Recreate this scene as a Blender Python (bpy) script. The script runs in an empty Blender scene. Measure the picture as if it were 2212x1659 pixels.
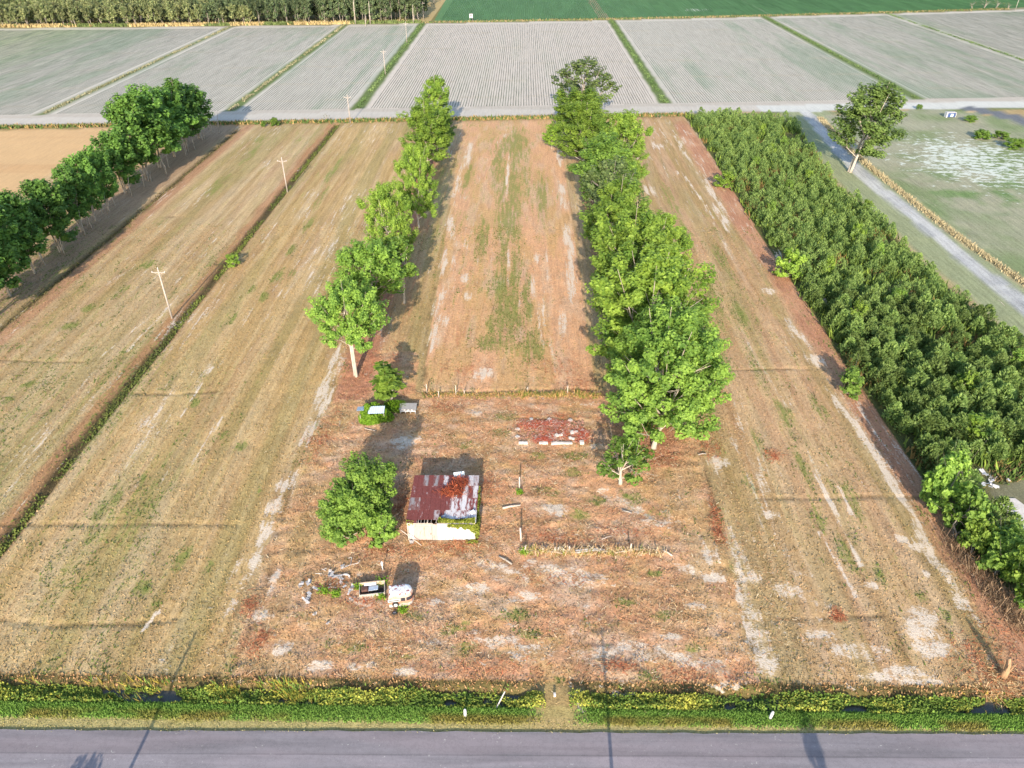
import bpy, math, random
import numpy as np
# ---------------------------------------------------------------- camera, light, exposure
scene = bpy.context.scene
col = scene.collection
H = 68.0; F = 1591.0; PITCH = math.radians(33.9); YAW = math.radians(0.87)
cam_d = bpy.data.cameras.new('camera'); cam = bpy.data.objects.new('camera', cam_d); col.objects.link(cam)
cam.location = (0, 0, H); cam.rotation_euler = (math.radians(90)-PITCH, 0, YAW)
cam_d.sensor_width = 36; cam_d.lens = F/2212*36; cam_d.clip_start = 1; cam_d.clip_end = 3000
scene.camera = cam
SUN_EL = math.radians(21.5); SHADOW_AZ = math.radians(1.6)      # shadows run along +Y, a touch to +X
world = bpy.data.worlds.new('World'); scene.world = world; world.use_nodes = True
wn = world.node_tree.nodes; bg = wn['Background']
sky = wn.new('ShaderNodeTexSky'); sky.sky_type = 'NISHITA'; sky.sun_disc = False
sky.sun_elevation = SUN_EL; sky.sun_rotation = math.radians(180)+SHADOW_AZ; sky.dust_density = 1.0
world.node_tree.links.new(sky.outputs[0], bg.inputs[0]); bg.inputs[1].default_value = 0.15
sun_d = bpy.data.lights.new('sun', 'SUN'); sun = bpy.data.objects.new('sun', sun_d); col.objects.link(sun)
sun_d.energy = 3.9; sun_d.angle = math.radians(0.6); sun_d.color = (1.0, 0.86, 0.70)
sun.rotation_euler = (math.radians(90)-SUN_EL, 0, -SHADOW_AZ)
sun.location = (0, -60, 90)
scene.view_settings.view_transform = 'Standard'; scene.view_settings.look = 'None'
scene.view_settings.gamma = 1; scene.view_settings.exposure = 1.27

# ---------------------------------------------------------------- helpers
rnd = random.Random(7); R = np.random.default_rng(11)
def at(px, py, h=0.0):
    """point of the place seen at (px, py) of a 2212 x 1659 view of the photograph, at height h"""
    dx = (px-1106)/F; dy = (829.5-py)/F
    y = math.cos(PITCH)+dy*math.sin(PITCH); z = -math.sin(PITCH)+dy*math.cos(PITCH)
    c, s = math.cos(YAW), math.sin(YAW); t = (h-H)/z
    return (dx*c-y*s)*t, (dx*s+y*c)*t
def hgt(px, by, ty):
    Y = at(px, by)[1]; lo, hi = 0, 60
    for _ in range(40):
        m = (lo+hi)/2
        if at(px, ty, m)[1] > Y: lo = m
        else: hi = m
    return lo
def pxm(px, py):                                   # metres per view pixel at that ground point
    X, Y = at(px, py); return (Y*math.cos(PITCH)+H*math.sin(PITCH))/F
def lin(c):
    c = np.asarray(c, float)/255.0
    return np.where(c <= .04045, c/12.92, ((c+.055)/1.055)**2.4)
K = np.array((1.50, 1.42, 1.50))
def V(r, g, b): return tuple(np.clip(lin((r, g, b))/K, 0, .85))      # colour of a thing from how it looks in the sun

_tab = np.random.default_rng(5).random((256, 256))
def vnoise(x, y, s):
    x = x+s*17.31; y = y+s*9.73
    xi = np.floor(x).astype(np.int64); yi = np.floor(y).astype(np.int64); fx = x-xi; fy = y-yi
    fx = fx*fx*(3-2*fx); fy = fy*fy*(3-2*fy)
    a = _tab[xi & 255, yi & 255]; b = _tab[(xi+1) & 255, yi & 255]; c = _tab[xi & 255, (yi+1) & 255]; d = _tab[(xi+1) & 255, (yi+1) & 255]
    return (a*(1-fx)+b*fx)*(1-fy)+(c*(1-fx)+d*fx)*fy
def fbm(x, y, sx, sy, s, o=4):
    v = 0; a = .5; t = 0
    for k in range(o): v = v+a*vnoise(x*sx*2**k, y*sy*2**k, s+k*3); t += a; a *= .55
    return v/t
def sstep(a, b, x): t = np.clip((x-a)/(b-a), 0, 1); return t*t*(3-2*t)

def tag(o, label=None, cat=None, group=None, kind=None):
    if label: o['label'] = label
    if cat: o['category'] = cat
    if group: o['group'] = group
    if kind: o['kind'] = kind
    return o
def empty(name, loc, rz=0, sc=None):
    o = bpy.data.objects.new(name, None); col.objects.link(o); o.location = loc; o.rotation_euler = (0, 0, rz)
    o.empty_display_size = .3
    if sc: o.scale = sc
    return o
def mk(name, me, parent=None, loc=None, rz=None, sc=None):
    o = bpy.data.objects.new(name, me); col.objects.link(o)
    if parent: o.parent = parent
    if loc is not None: o.location = loc
    if rz is not None: o.rotation_euler = (0, 0, rz) if not hasattr(rz, '__len__') else rz
    if sc is not None: o.scale = sc
    return o
def mesh_np(name, verts, faces, mat, smooth=False, fcol=None, fval=None):
    """faces: (n,k) int array, all of one size"""
    verts = np.asarray(verts, np.float32); faces = np.asarray(faces, np.int32)
    me = bpy.data.meshes.new(name); n, k = faces.shape
    me.vertices.add(len(verts)); me.vertices.foreach_set('co', verts.ravel())
    me.loops.add(n*k); me.loops.foreach_set('vertex_index', faces.ravel())
    me.polygons.add(n); me.polygons.foreach_set('loop_start', np.arange(0, n*k, k, dtype=np.int32))
    me.polygons.foreach_set('loop_total', np.full(n, k, np.int32))
    me.polygons.foreach_set('use_smooth', np.full(n, bool(smooth)))
    me.update(calc_edges=True)
    for m in (mat if isinstance(mat, (list, tuple)) else [mat]): me.materials.append(m)
    if fcol is not None:
        a = me.attributes.new('col', 'FLOAT_COLOR', 'FACE'); c = np.ones((n, 4), np.float32); c[:, :3] = fcol; a.data.foreach_set('color', c.ravel())
    if fval is not None:
        a = me.attributes.new('leaf', 'FLOAT', 'FACE'); a.data.foreach_set('value', np.asarray(fval, np.float32))
    return me
class MB:
    def __init__(s): s.v = []; s.f = []; s.m = []
    def add(s, vs, fs, mi=0):
        o = len(s.v); s.v += [tuple(v) for v in vs]; s.f += [tuple(i+o for i in f) for f in fs]; s.m += [mi]*len(fs); return s
    def box(s, c, d, rz=0, tilt=(0, 0), mi=0):
        hx, hy, hz = d[0]/2, d[1]/2, d[2]/2; cr, sr = math.cos(rz), math.sin(rz); vs = []
        for z in (-hz, hz):
            for x, y in ((-hx, -hy), (hx, -hy), (hx, hy), (-hx, hy)):
                zz = z+x*tilt[0]+y*tilt[1]
                vs.append((c[0]+x*cr-y*sr, c[1]+x*sr+y*cr, c[2]+zz))
        return s.add(vs, [(3, 2, 1, 0), (4, 5, 6, 7), (0, 1, 5, 4), (1, 2, 6, 5), (2, 3, 7, 6), (3, 0, 4, 7)], mi)
    def tube(s, pts, rad, n=6, cap=True, mi=0):
        pts = [np.array(p, float) for p in pts]; ring = []; vs = []; fs = []
        for i, p in enumerate(pts):
            d = pts[min(i+1, len(pts)-1)]-pts[max(i-1, 0)]; d = d/(np.linalg.norm(d)+1e-9)
            a = np.cross(d, (0, 0, 1) if abs(d[2]) < .9 else (1, 0, 0)); a /= np.linalg.norm(a); b = np.cross(d, a)
            r = rad[i] if hasattr(rad, '__len__') else rad
            for k in range(n):
                t = 2*math.pi*k/n; vs.append(p+r*(a*math.cos(t)+b*math.sin(t)))
        for i in range(len(pts)-1):
            for k in range(n):
                fs.append((i*n+k, i*n+(k+1) % n, (i+1)*n+(k+1) % n, (i+1)*n+k))
        if cap: fs += [tuple(range(n))[::-1], tuple(range((len(pts)-1)*n, len(pts)*n))]
        return s.add(vs, fs, mi)
    def mesh(s, name, mats, smooth=False):
        me = bpy.data.meshes.new(name); me.from_pydata(s.v, [], s.f)
        for m in (mats if isinstance(mats, (list, tuple)) else [mats]): me.materials.append(m)
        for p, i in zip(me.polygons, s.m): p.material_index = i; p.use_smooth = smooth
        me.update(); return me
    def obj(s, name, mats, parent=None, smooth=False, **kw): return mk(name, s.mesh(name, mats, smooth), parent, **kw)

# ---------------------------------------------------------------- materials
class NT:
    def __init__(s, name):
        s.mat = bpy.data.materials.new(name); s.mat.use_nodes = True; s.nt = s.mat.node_tree; s.n = s.nt.nodes
        s.bsdf = s.n['Principled BSDF']; s.out = s.n['Material Output']
        s.bsdf.inputs['Roughness'].default_value = .85; s.bsdf.inputs['Specular IOR Level'].default_value = .25
    def link(s, a, b): s.nt.links.new(a, b)
    def put(s, sock, v):
        if hasattr(v, 'is_linked') or isinstance(v, bpy.types.NodeSocket): s.link(v, sock)
        else: sock.default_value = (*v, 1) if (hasattr(v, '__len__') and len(v) == 3 and sock.type == 'RGBA') else v
    def attr(s, name, out='Color'):
        a = s.n.new('ShaderNodeAttribute'); a.attribute_name = name; return a.outputs[out]
    def pos(s, scale=(1, 1, 1), rot=0, src='Object'):
        t = s.n.new('ShaderNodeTexCoord'); m = s.n.new('ShaderNodeMapping'); m.inputs['Scale'].default_value = scale
        m.inputs['Rotation'].default_value = (0, 0, rot); s.link(t.outputs[src], m.inputs['Vector']); return m.outputs[0]
    def noise(s, vec, scale=1, detail=4, rough=.55, color=False):
        t = s.n.new('ShaderNodeTexNoise'); t.inputs['Scale'].default_value = scale; t.inputs['Detail'].default_value = detail
        t.inputs['Roughness'].default_value = rough
        if vec is not None: s.link(vec, t.inputs['Vector'])
        return t.outputs['Color' if color else 'Fac']
    def math(s, op, a, b=0.0, clamp=False):
        m = s.n.new('ShaderNodeMath'); m.operation = op; m.use_clamp = clamp; s.put(m.inputs[0], a); s.put(m.inputs[1], b); return m.outputs[0]
    def rng(s, x, a, b, c=0.0, d=1.0, smooth=True):
        m = s.n.new('ShaderNodeMapRange'); m.interpolation_type = 'SMOOTHSTEP' if smooth else 'LINEAR'
        s.put(m.inputs['Value'], x)
        for k, v in (('From Min', a), ('From Max', b), ('To Min', c), ('To Max', d)): m.inputs[k].default_value = v
        return m.outputs[0]
    def mix(s, f, a, b, mode='MIX'):
        m = s.n.new('ShaderNodeMix'); m.data_type = 'RGBA'; m.blend_type = mode
        s.put(m.inputs[0], f); s.put(m.inputs[6], a); s.put(m.inputs[7], b); return m.outputs[2]
    def sep(s, c):
        m = s.n.new('ShaderNodeSeparateColor'); s.link(c, m.inputs[0]); return m.outputs
    def scalecol(s, c, f):
        m = s.n.new('ShaderNodeVectorMath'); m.operation = 'SCALE'; s.put(m.inputs[0], c); s.put(m.inputs['Scale'], f); return m.outputs[0]
    def base(s, c): s.put(s.bsdf.inputs['Base Color'], c); return s
    def bump(s, h, dist=.1, strength=.6):
        b = s.n.new('ShaderNodeBump'); b.inputs['Distance'].default_value = dist; b.inputs['Strength'].default_value = strength
        s.link(h, b.inputs['Height']); s.link(b.outputs[0], s.bsdf.inputs['Normal']); return s
    def rough(s, v): s.bsdf.inputs['Roughness'].default_value = v; return s

def mat_plain(name, c, var=.35, scale=3.0, rough=.8, streak=(1, 1, 1), c2=None, thr=(.45, .6), metal=0, bump=0):
    t = NT(name); p = t.pos(streak); n = t.noise(p, scale, 5, .6)
    o = t.scalecol(c, t.rng(n, .25, .75, 1-var, 1+var, False))
    if c2 is not None: o = t.mix(t.rng(t.noise(p, scale*.8, 6, .65), *thr), o, c2)
    t.base(o).rough(rough); t.bsdf.inputs['Metallic'].default_value = metal
    if bump: t.bump(n, bump, .6)
    return t.mat
def mat_leaf(name, dark, light, trans=.3, objvar=.25, tcol=None):
    t = NT(name); f = t.attr('leaf', 'Fac')
    oi = t.n.new('ShaderNodeObjectInfo')
    c = t.mix(f, dark, light); c = t.scalecol(c, t.rng(oi.outputs['Random'], 0, 1, 1-objvar, 1+objvar, False))
    t.base(c).rough(.6); t.bsdf.inputs['Specular IOR Level'].default_value = .3
    tr = t.n.new('ShaderNodeBsdfTranslucent'); ms = t.n.new('ShaderNodeMixShader'); ms.inputs[0].default_value = trans
    t.link(t.scalecol(c, 1.15), tr.inputs[0]); t.link(t.bsdf.outputs[0], ms.inputs[1]); t.link(tr.outputs[0], ms.inputs[2]); t.link(ms.outputs[0], t.out.inputs[0])
    return t.mat
def mat_col(name, rough=.85, trans=.15):
    t = NT(name); c = t.attr('col'); t.base(c).rough(rough)
    tr = t.n.new('ShaderNodeBsdfTranslucent'); ms = t.n.new('ShaderNodeMixShader'); ms.inputs[0].default_value = trans
    t.link(c, tr.inputs[0]); t.link(t.bsdf.outputs[0], ms.inputs[1]); t.link(tr.outputs[0], ms.inputs[2]); t.link(ms.outputs[0], t.out.inputs[0])
    return t.mat

M_col = mat_col('plant_bits')
M_twig = mat_col('dry_twigs', trans=0.0)
M_bark = mat_plain('pale_bark', (.36, .31, .25), .45, 2.5, .9, (1, 1, .3), c2=(.20, .16, .12), bump=.03)
M_barkg = mat_plain('grey_bark', (.27, .24, .21), .4, 2.5, .9, (1, 1, .3), bump=.03)
M_barkw = mat_plain('white_bark', (.38, .34, .29), .35, 2, .9, (1, 1, .4), c2=(.30, .26, .2), thr=(.5, .62))
M_lime = mat_leaf('bright_leaf', (.100, .195, .028), (.315, .450, .068), .42, .24)
M_green = mat_leaf('mid_leaf', (.074, .156, .028), (.240, .375, .062), .40, .24)
M_deep = mat_leaf('deep_leaf', (0.056, 0.137, 0.032), (0.183, 0.342, 0.059), .38, .20)
M_olive = mat_leaf('olive_leaf', (0.077, 0.138, 0.035), (0.220, 0.319, 0.083), .38, .12)
M_grey = mat_leaf('grey_leaf', (.060, .098, .032), (.145, .195, .062), .28, .12)
M_pine = mat_leaf('pine_needles', (.066, .130, .038), (.240, .335, .090), .38, .35)
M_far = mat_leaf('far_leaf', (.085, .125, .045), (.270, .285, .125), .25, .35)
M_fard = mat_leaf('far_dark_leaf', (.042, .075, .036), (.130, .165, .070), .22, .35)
M_wood = mat_plain('weathered_wood', (.34, .29, .25), .4, 3, .85, (1, 6, 1))
M_pole = mat_plain('pole_wood', (.33, .295, .265), .2, 2, .8, (6, 6, 1))
M_palewood = mat_plain('bleached_wood', (.42, .36, .31), .3, 4, .85)
M_white = mat_plain('white_paint', (.47, .475, .49), .1, 2, .6)
M_scrap = mat_plain('pale_scrap', (.42, .41, .41), .35, 3, .7, c2=(.30, .25, .22), thr=(.55, .7))
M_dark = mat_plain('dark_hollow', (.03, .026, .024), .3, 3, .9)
M_conc = mat_plain('pale_concrete', (.50, .47, .44), .25, 2, .9, c2=(.32, .29, .27), thr=(.55, .7), bump=.02)
M_brick = mat_plain('red_brick', (.40, .21, .17), .4, 4, .9)

# ---------------------------------------------------------------- where things lie on the ground
W_LEFTROW, W_RIGHTROW = -28.0, 19.5
DITCH_X = (-175.0, -108.5, -62.0, 54.2, 154.0, 238.5)
def track_y(x): return 274.8+.0866*np.asarray(x, float)           # near edge of the pale farm track runs here
def far_y(x): return 502.5+.137*np.asarray(x, float)+.00013*np.asarray(x, float)**2
def road_y(x): return 40.5+.010*np.asarray(x, float)
def poly(pts): return [at(*p) for p in pts]
def inpoly(x, y, P):
    r = np.zeros(x.shape, bool); n = len(P)
    for i in range(n):
        x0, y0 = P[i]; x1, y1 = P[(i+1) % n]
        c = ((y0 > y) != (y1 > y)) & (x < (x1-x0)*(y-y0)/((y1-y0) or 1e-9)+x0); r ^= c
    return r
def dline(x, y, P):                                               # distance to a polyline
    d = np.full(x.shape, 1e9)
    for (x0, y0), (x1, y1) in zip(P[:-1], P[1:]):
        dx, dy = x1-x0, y1-y0; L = dx*dx+dy*dy+1e-9
        t = np.clip(((x-x0)*dx+(y-y0)*dy)/L, 0, 1); d = np.minimum(d, np.hypot(x-x0-t*dx, y-y0-t*dy))
    return d
LOT = poly([(480, 1492), (560, 1230), (640, 1010), (720, 850), (740, 760), (905, 760), (905, 845), (1290, 845), (1480, 860), (1500, 940), (1560, 1150), (1600, 1330), (1660, 1494)])
CENTER = poly([(912, 845), (1000, 262), (1205, 252), (1290, 845)])
WHEAT = poly([(-700, 272), (275, 272), (60, 400), (-150, 540), (-700, 800)])
PINES = poly([(1478, 252), (1500, 280), (1535, 333), (1640, 505), (1795, 735), (1905, 905), (2005, 1055), (2105, 1205), (2230, 1320), (2230, 770), (2065, 640), (1905, 480), (1830, 425), (1760, 335), (1715, 262)])
DRIVE = poly([(1742, 243), (1790, 300), (1855, 372), (1960, 455), (2105, 575), (2230, 672), (2500, 880)])
STRAWROW = poly([(1772, 255), (1830, 320), (1925, 398), (2060, 505), (2230, 625), (2500, 830)])
EASTFIELD = poly([(1780, 250), (2030, 232), (2600, 330), (2700, 1000), (2230, 625), (1840, 330)])
LEFTLANE = poly([(250, 1650), (445, 1420), (590, 1235)])
GREENFIELD_L = -56.0
# patches seen on the ground: (x, y, half width, half height) in the view, kind g/s/r, strength
PATCH = []
def pt(kind, st, *L): PATCH.extend([(kind, st)+q for q in L])
pt('s', .95, (1040, 805, 26, 13), (702, 840, 16, 34), (722, 775, 14, 32), (690, 885, 14, 20), (612, 1048, 22, 14), (590, 1095, 22, 18), (572, 1150, 16, 30), (550, 1215, 16, 26), (592, 1255, 9, 30),
   (1200, 1100, 30, 15), (1662, 630, 16, 9), (1670, 1112, 24, 10), (1553, 998, 22, 14), (1545, 1250, 26, 14), (1625, 1245, 22, 14), (1700, 1275, 34, 18), (1765, 778, 20, 14), (1950, 1165, 18, 10), (1985, 1180, 22, 10),
   (2000, 1240, 9, 9), (1885, 1265, 15, 9), (1995, 1335, 32, 30), (2020, 1400, 50, 22), (1900, 1462, 50, 8), (1985, 1472, 60, 7), (1600, 1290, 9, 30), (1612, 1350, 8, 34), (1250, 1500, 12, 9), (1255, 1525, 8, 14), (1450, 1375, 26, 10))
pt('s', .85, (2000, 1375, 46, 44), (1960, 1450, 60, 16), (1130, 1290, 40, 16), (1480, 1230, 30, 12), (1340, 1500, 30, 8), (880, 1450, 40, 10), (1100, 1380, 30, 10), (940, 1300, 26, 10), (1530, 1200, 18, 20), (1030, 1272, 36, 16), (1060, 1225, 26, 12), (1045, 1432, 9, 8), (930, 1385, 30, 9), (690, 1440, 32, 16), (605, 1400, 34, 18), (560, 1330, 20, 20), (785, 1440, 46, 9), (1165, 1400, 20, 8), (800, 1290, 40, 22), (1560, 1480, 40, 10), (1030, 890, 14, 8), (1180, 940, 30, 16), (1240, 935, 20, 14),
   (1290, 965, 14, 7), (1850, 1410, 60, 20), (1770, 1370, 40, 16), (1500, 1310, 26, 10), (870, 955, 40, 16), (1780, 640, 10, 30), (1560, 470, 10, 36), (1535, 410, 10, 26), (1590, 330, 16, 8), (1420, 315, 14, 8), (1400, 410, 14, 12), (1690, 560, 14, 18))
pt('s', .8, (1012, 335, 8, 34), (990, 390, 8, 34), (975, 470, 9, 40), (960, 560, 10, 36), (948, 650, 14, 36), (936, 730, 14, 30), (958, 690, 14, 16), (1228, 520, 14, 46), (1232, 610, 9, 50), (1215, 420, 8, 34), (1180, 560, 4, 44), (1100, 565, 3, 44), (1096, 380, 3, 50), (1207, 335, 7, 26), (1160, 560, 5, 16), (1215, 690, 10, 30), (970, 330, 6, 20), (1150, 620, 4, 26), (1232, 560, 8, 40), (1005, 600, 12, 12), (1010, 640, 10, 10))
pt('g', .85, (1100, 430, 30, 130), (1092, 590, 36, 80), (1095, 660, 30, 70), (1075, 350, 14, 60), (1140, 640, 14, 60), (1100, 690, 44, 60), (1110, 310, 36, 40), (1150, 745, 40, 36), (1040, 520, 18, 50), (1010, 380, 10, 50), (1170, 420, 14, 60), (1060, 740, 30, 20),
   (1170, 850, 30, 8), (1240, 985, 40, 10), (1160, 985, 20, 9), (1080, 935, 22, 10), (1410, 1240, 20, 8), (1235, 1020, 24, 10), (1330, 1010, 20, 9), (1250, 1110, 26, 14), (1360, 1080, 40, 18), (850, 1010, 14, 10), (905, 1075, 16, 10), (1010, 1345, 16, 6), (760, 1400, 30, 14), (1110, 1330, 40, 16), (1500, 1400, 24, 10), (1350, 1300, 30, 12))
pt('g', .85, (715, 375, 8, 34), (690, 430, 9, 26), (668, 480, 9, 20), (630, 540, 8, 14), (600, 600, 14, 16), (570, 640, 12, 12), (545, 625, 8, 10), (630, 590, 10, 8), (500, 690, 10, 14), (420, 872, 12, 10), (300, 1035, 12, 16), (215, 1105, 14, 26), (250, 1075, 12, 22), (195, 1160, 10, 20), (310, 1268, 26, 22), (395, 1205, 14, 30), (340, 1300, 14, 12),
   (520, 965, 14, 12), (450, 1225, 10, 16), (150, 705, 22, 10), (190, 665, 16, 9), (40, 750, 12, 6), (268, 622, 9, 9), (320, 572, 14, 9), (60, 830, 14, 9), (15, 865, 14, 12), (250, 640, 9, 7), (470, 400, 14, 24), (545, 330, 10, 24), (350, 480, 9, 10), (560, 300, 16, 8), (480, 940, 10, 10), (560, 1060, 8, 6))
pt('g', .75, (1090, 900, 30, 10), (1000, 960, 24, 10), (1180, 1060, 30, 14), (1290, 1080, 24, 12), (1420, 1110, 30, 14), (1150, 1370, 50, 14), (1300, 1400, 40, 12), (1440, 1330, 36, 12), (980, 1360, 36, 12), (700, 1390, 26, 12), (860, 1420, 40, 10), (1400, 1460, 40, 10), (650, 1330, 16, 10))
pt('g', .6, (550, 1465, 30, 12), (500, 1440, 14, 30), (560, 1340, 8, 30), (640, 1000, 10, 30), (700, 870, 9, 40), (735, 800, 8, 30), (1600, 1400, 14, 40), (1560, 1130, 8, 40), (1580, 1230, 10, 30), (1650, 1470, 30, 16), (1230, 1470, 30, 12), (1000, 1400, 50, 16), (900, 1330, 30, 12), (1280, 1350, 40, 14))
pt('g', .68, (1450, 430, 16, 40), (1480, 500, 12, 40), (1560, 560, 12, 40), (1600, 680, 14, 50), (1640, 800, 16, 60), (1700, 905, 20, 60), (1735, 1010, 22, 50), (1830, 1080, 26, 60), (1835, 1200, 26, 50), (1765, 1120, 20, 40), (1700, 1185, 16, 30), (2045, 1330, 16, 18), (1990, 1290, 16, 16), (1560, 760, 12, 60), (1640, 960, 14, 40), (1900, 1240, 14, 30), (1540, 640, 12, 50), (1620, 1040, 14, 26), (1770, 880, 14, 30))
pt('r', .75, (1200, 790, 50, 22), (1000, 720, 24, 36), (1010, 800, 46, 12), (1250, 830, 30, 14), (890, 640, 12, 60), (925, 480, 8, 50), (800, 790, 30, 30), (725, 905, 18, 40), (690, 955, 16, 30), (950, 1185, 60, 16), (990, 1175, 30, 10), (865, 1090, 16, 20), (1050, 1050, 14, 20), (1530, 960, 14, 20), (1500, 930, 20, 24),
   (1545, 1110, 7, 24), (1550, 1150, 7, 18), (1200, 1165, 50, 10), (1330, 1150, 60, 10), (730, 1265, 40, 16), (800, 1300, 40, 10), (540, 1310, 12, 16), (560, 1390, 16, 24), (1080, 1440, 130, 20), (1500, 1450, 60, 16), (1210, 1250, 70, 12), (1810, 1330, 7, 6), (2110, 1410, 40, 26), (2170, 1370, 50, 30), (2150, 1450, 50, 24), (1340, 1440, 30, 10),
   (960, 880, 30, 12), (850, 790, 14, 40), (1190, 935, 60, 10), (1150, 918, 30, 8), (1255, 945, 20, 10), (1410, 880, 40, 20), (1400, 985, 60, 12), (830, 1190, 40, 10), (1215, 900, 40, 5), (1670, 985, 10, 10))
PATCHW = []
for kind, st, x, y, rx, ry in PATCH:
    X, Y = at(x, y); PATCHW.append((kind, st, X, Y, max(rx*pxm(x, y), .5), max(abs(at(x, y-ry)[1]-at(x, y+ry)[1])/2, .6)))
LINES = []                                                       # (points, half width in m, kind, strength)
def ln(kind, st, w, *P): LINES.append((poly(P), w, kind, st))
ln('s', 1.0, .22, (1720, 925), (1790, 1080), (1858, 1220)); ln('s', 1.0, .2, (1770, 1150), (1800, 1200), (1850, 1290)); ln('s', .9, .2, (1760, 960), (1830, 1090), (1890, 1200)); ln('s', .8, .25, (1590, 690), (1650, 800), (1700, 880))
ln('s', .9, .2, (1655, 720), (1720, 830)); ln('s', .85, .3, (1480, 380), (1540, 470), (1580, 560)); ln('s', .8, .2, (480, 900), (440, 960), (410, 1010)); ln('s', .8, .2, (460, 790), (390, 900)); ln('s', .8, .16, (340, 1280), (365, 1240)); ln('s', .9, .16, (310, 1360), (350, 1310))
ln('s', .55, .45, (440, 1430), (500, 1310), (580, 1170)); ln('s', .5, .4, (415, 1390), (480, 1280), (550, 1160)); ln('s', .7, .3, (270, 760), (340, 690), (430, 600)); ln('s', .7, .2, (120, 850), (230, 760), (330, 680)); ln('s', .7, .2, (540, 560), (600, 480)); ln('s', .6, .3, (30, 1000), (150, 870))
ln('s', .85, .7, (738, 775), (712, 820), (690, 890), (655, 960)); ln('s', .75, .6, (640, 1020), (600, 1090), (565, 1180), (548, 1230)); ln('s', .7, .7, (1545, 1000), (1570, 1110), (1600, 1240), (1625, 1330)); ln('s', .7, .8, (1600, 1270), (1640, 1360), (1660, 1440)); ln('s', .7, 1.2, (1300, 1255), (1180, 1230), (1040, 1240)); ln('s', .6, 1.0, (1560, 1440), (1350, 1400), (1200, 1420), (1040, 1395)); ln('s', .6, .8, (1500, 1150), (1390, 1120), (1300, 1060))
DARK = []                                                        # narrow trenches / furrows: points, half width, depth
def dk(w, dep, *P): DARK.append((poly(P), w, dep))
dk(.25, .22, (285, 850), (380, 852), (468, 846)); dk(.25, .22, (0, 1135), (120, 1133), (300, 1132), (520, 1133)); dk(.25, .25, (0, 1338), (120, 1352), (300, 1348), (392, 1334)); dk(.25, .2, (0, 778), (180, 783)); dk(.25, .2, (345, 470), (440, 468)); dk(.22, .2, (1540, 800), (1620, 799), (1790, 795))
dk(.25, .22, (1640, 1075), (1750, 1077), (1920, 1072), (2000, 1075)); dk(.22, .2, (1640, 1340), (1780, 1335), (1910, 1330)); dk(.3, .4, (912, 845), (1010, 848), (1130, 843), (1290, 841)); dk(.3, .35, (920, 850), (918, 780), (925, 700), (940, 620)); dk(.25, .3, (1112, 905), (1190, 904), (1260, 909))
dk(.35, .35, (1590, 1240), (1605, 1330), (1630, 1400)); dk(.25, .3, (1515, 985), (1540, 1080), (1556, 1150)); dk(.2, .22, (1930, 1340), (1950, 1400), (1960, 1440)); dk(.3, .35, (505, 1440), (545, 1350), (570, 1290), (592, 1210)); dk(.3, .35, (610, 1120), (640, 1010), (668, 960), (700, 870), (735, 790)); dk(.2, .2, (1330, 230+500), (1480, 728))

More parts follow.
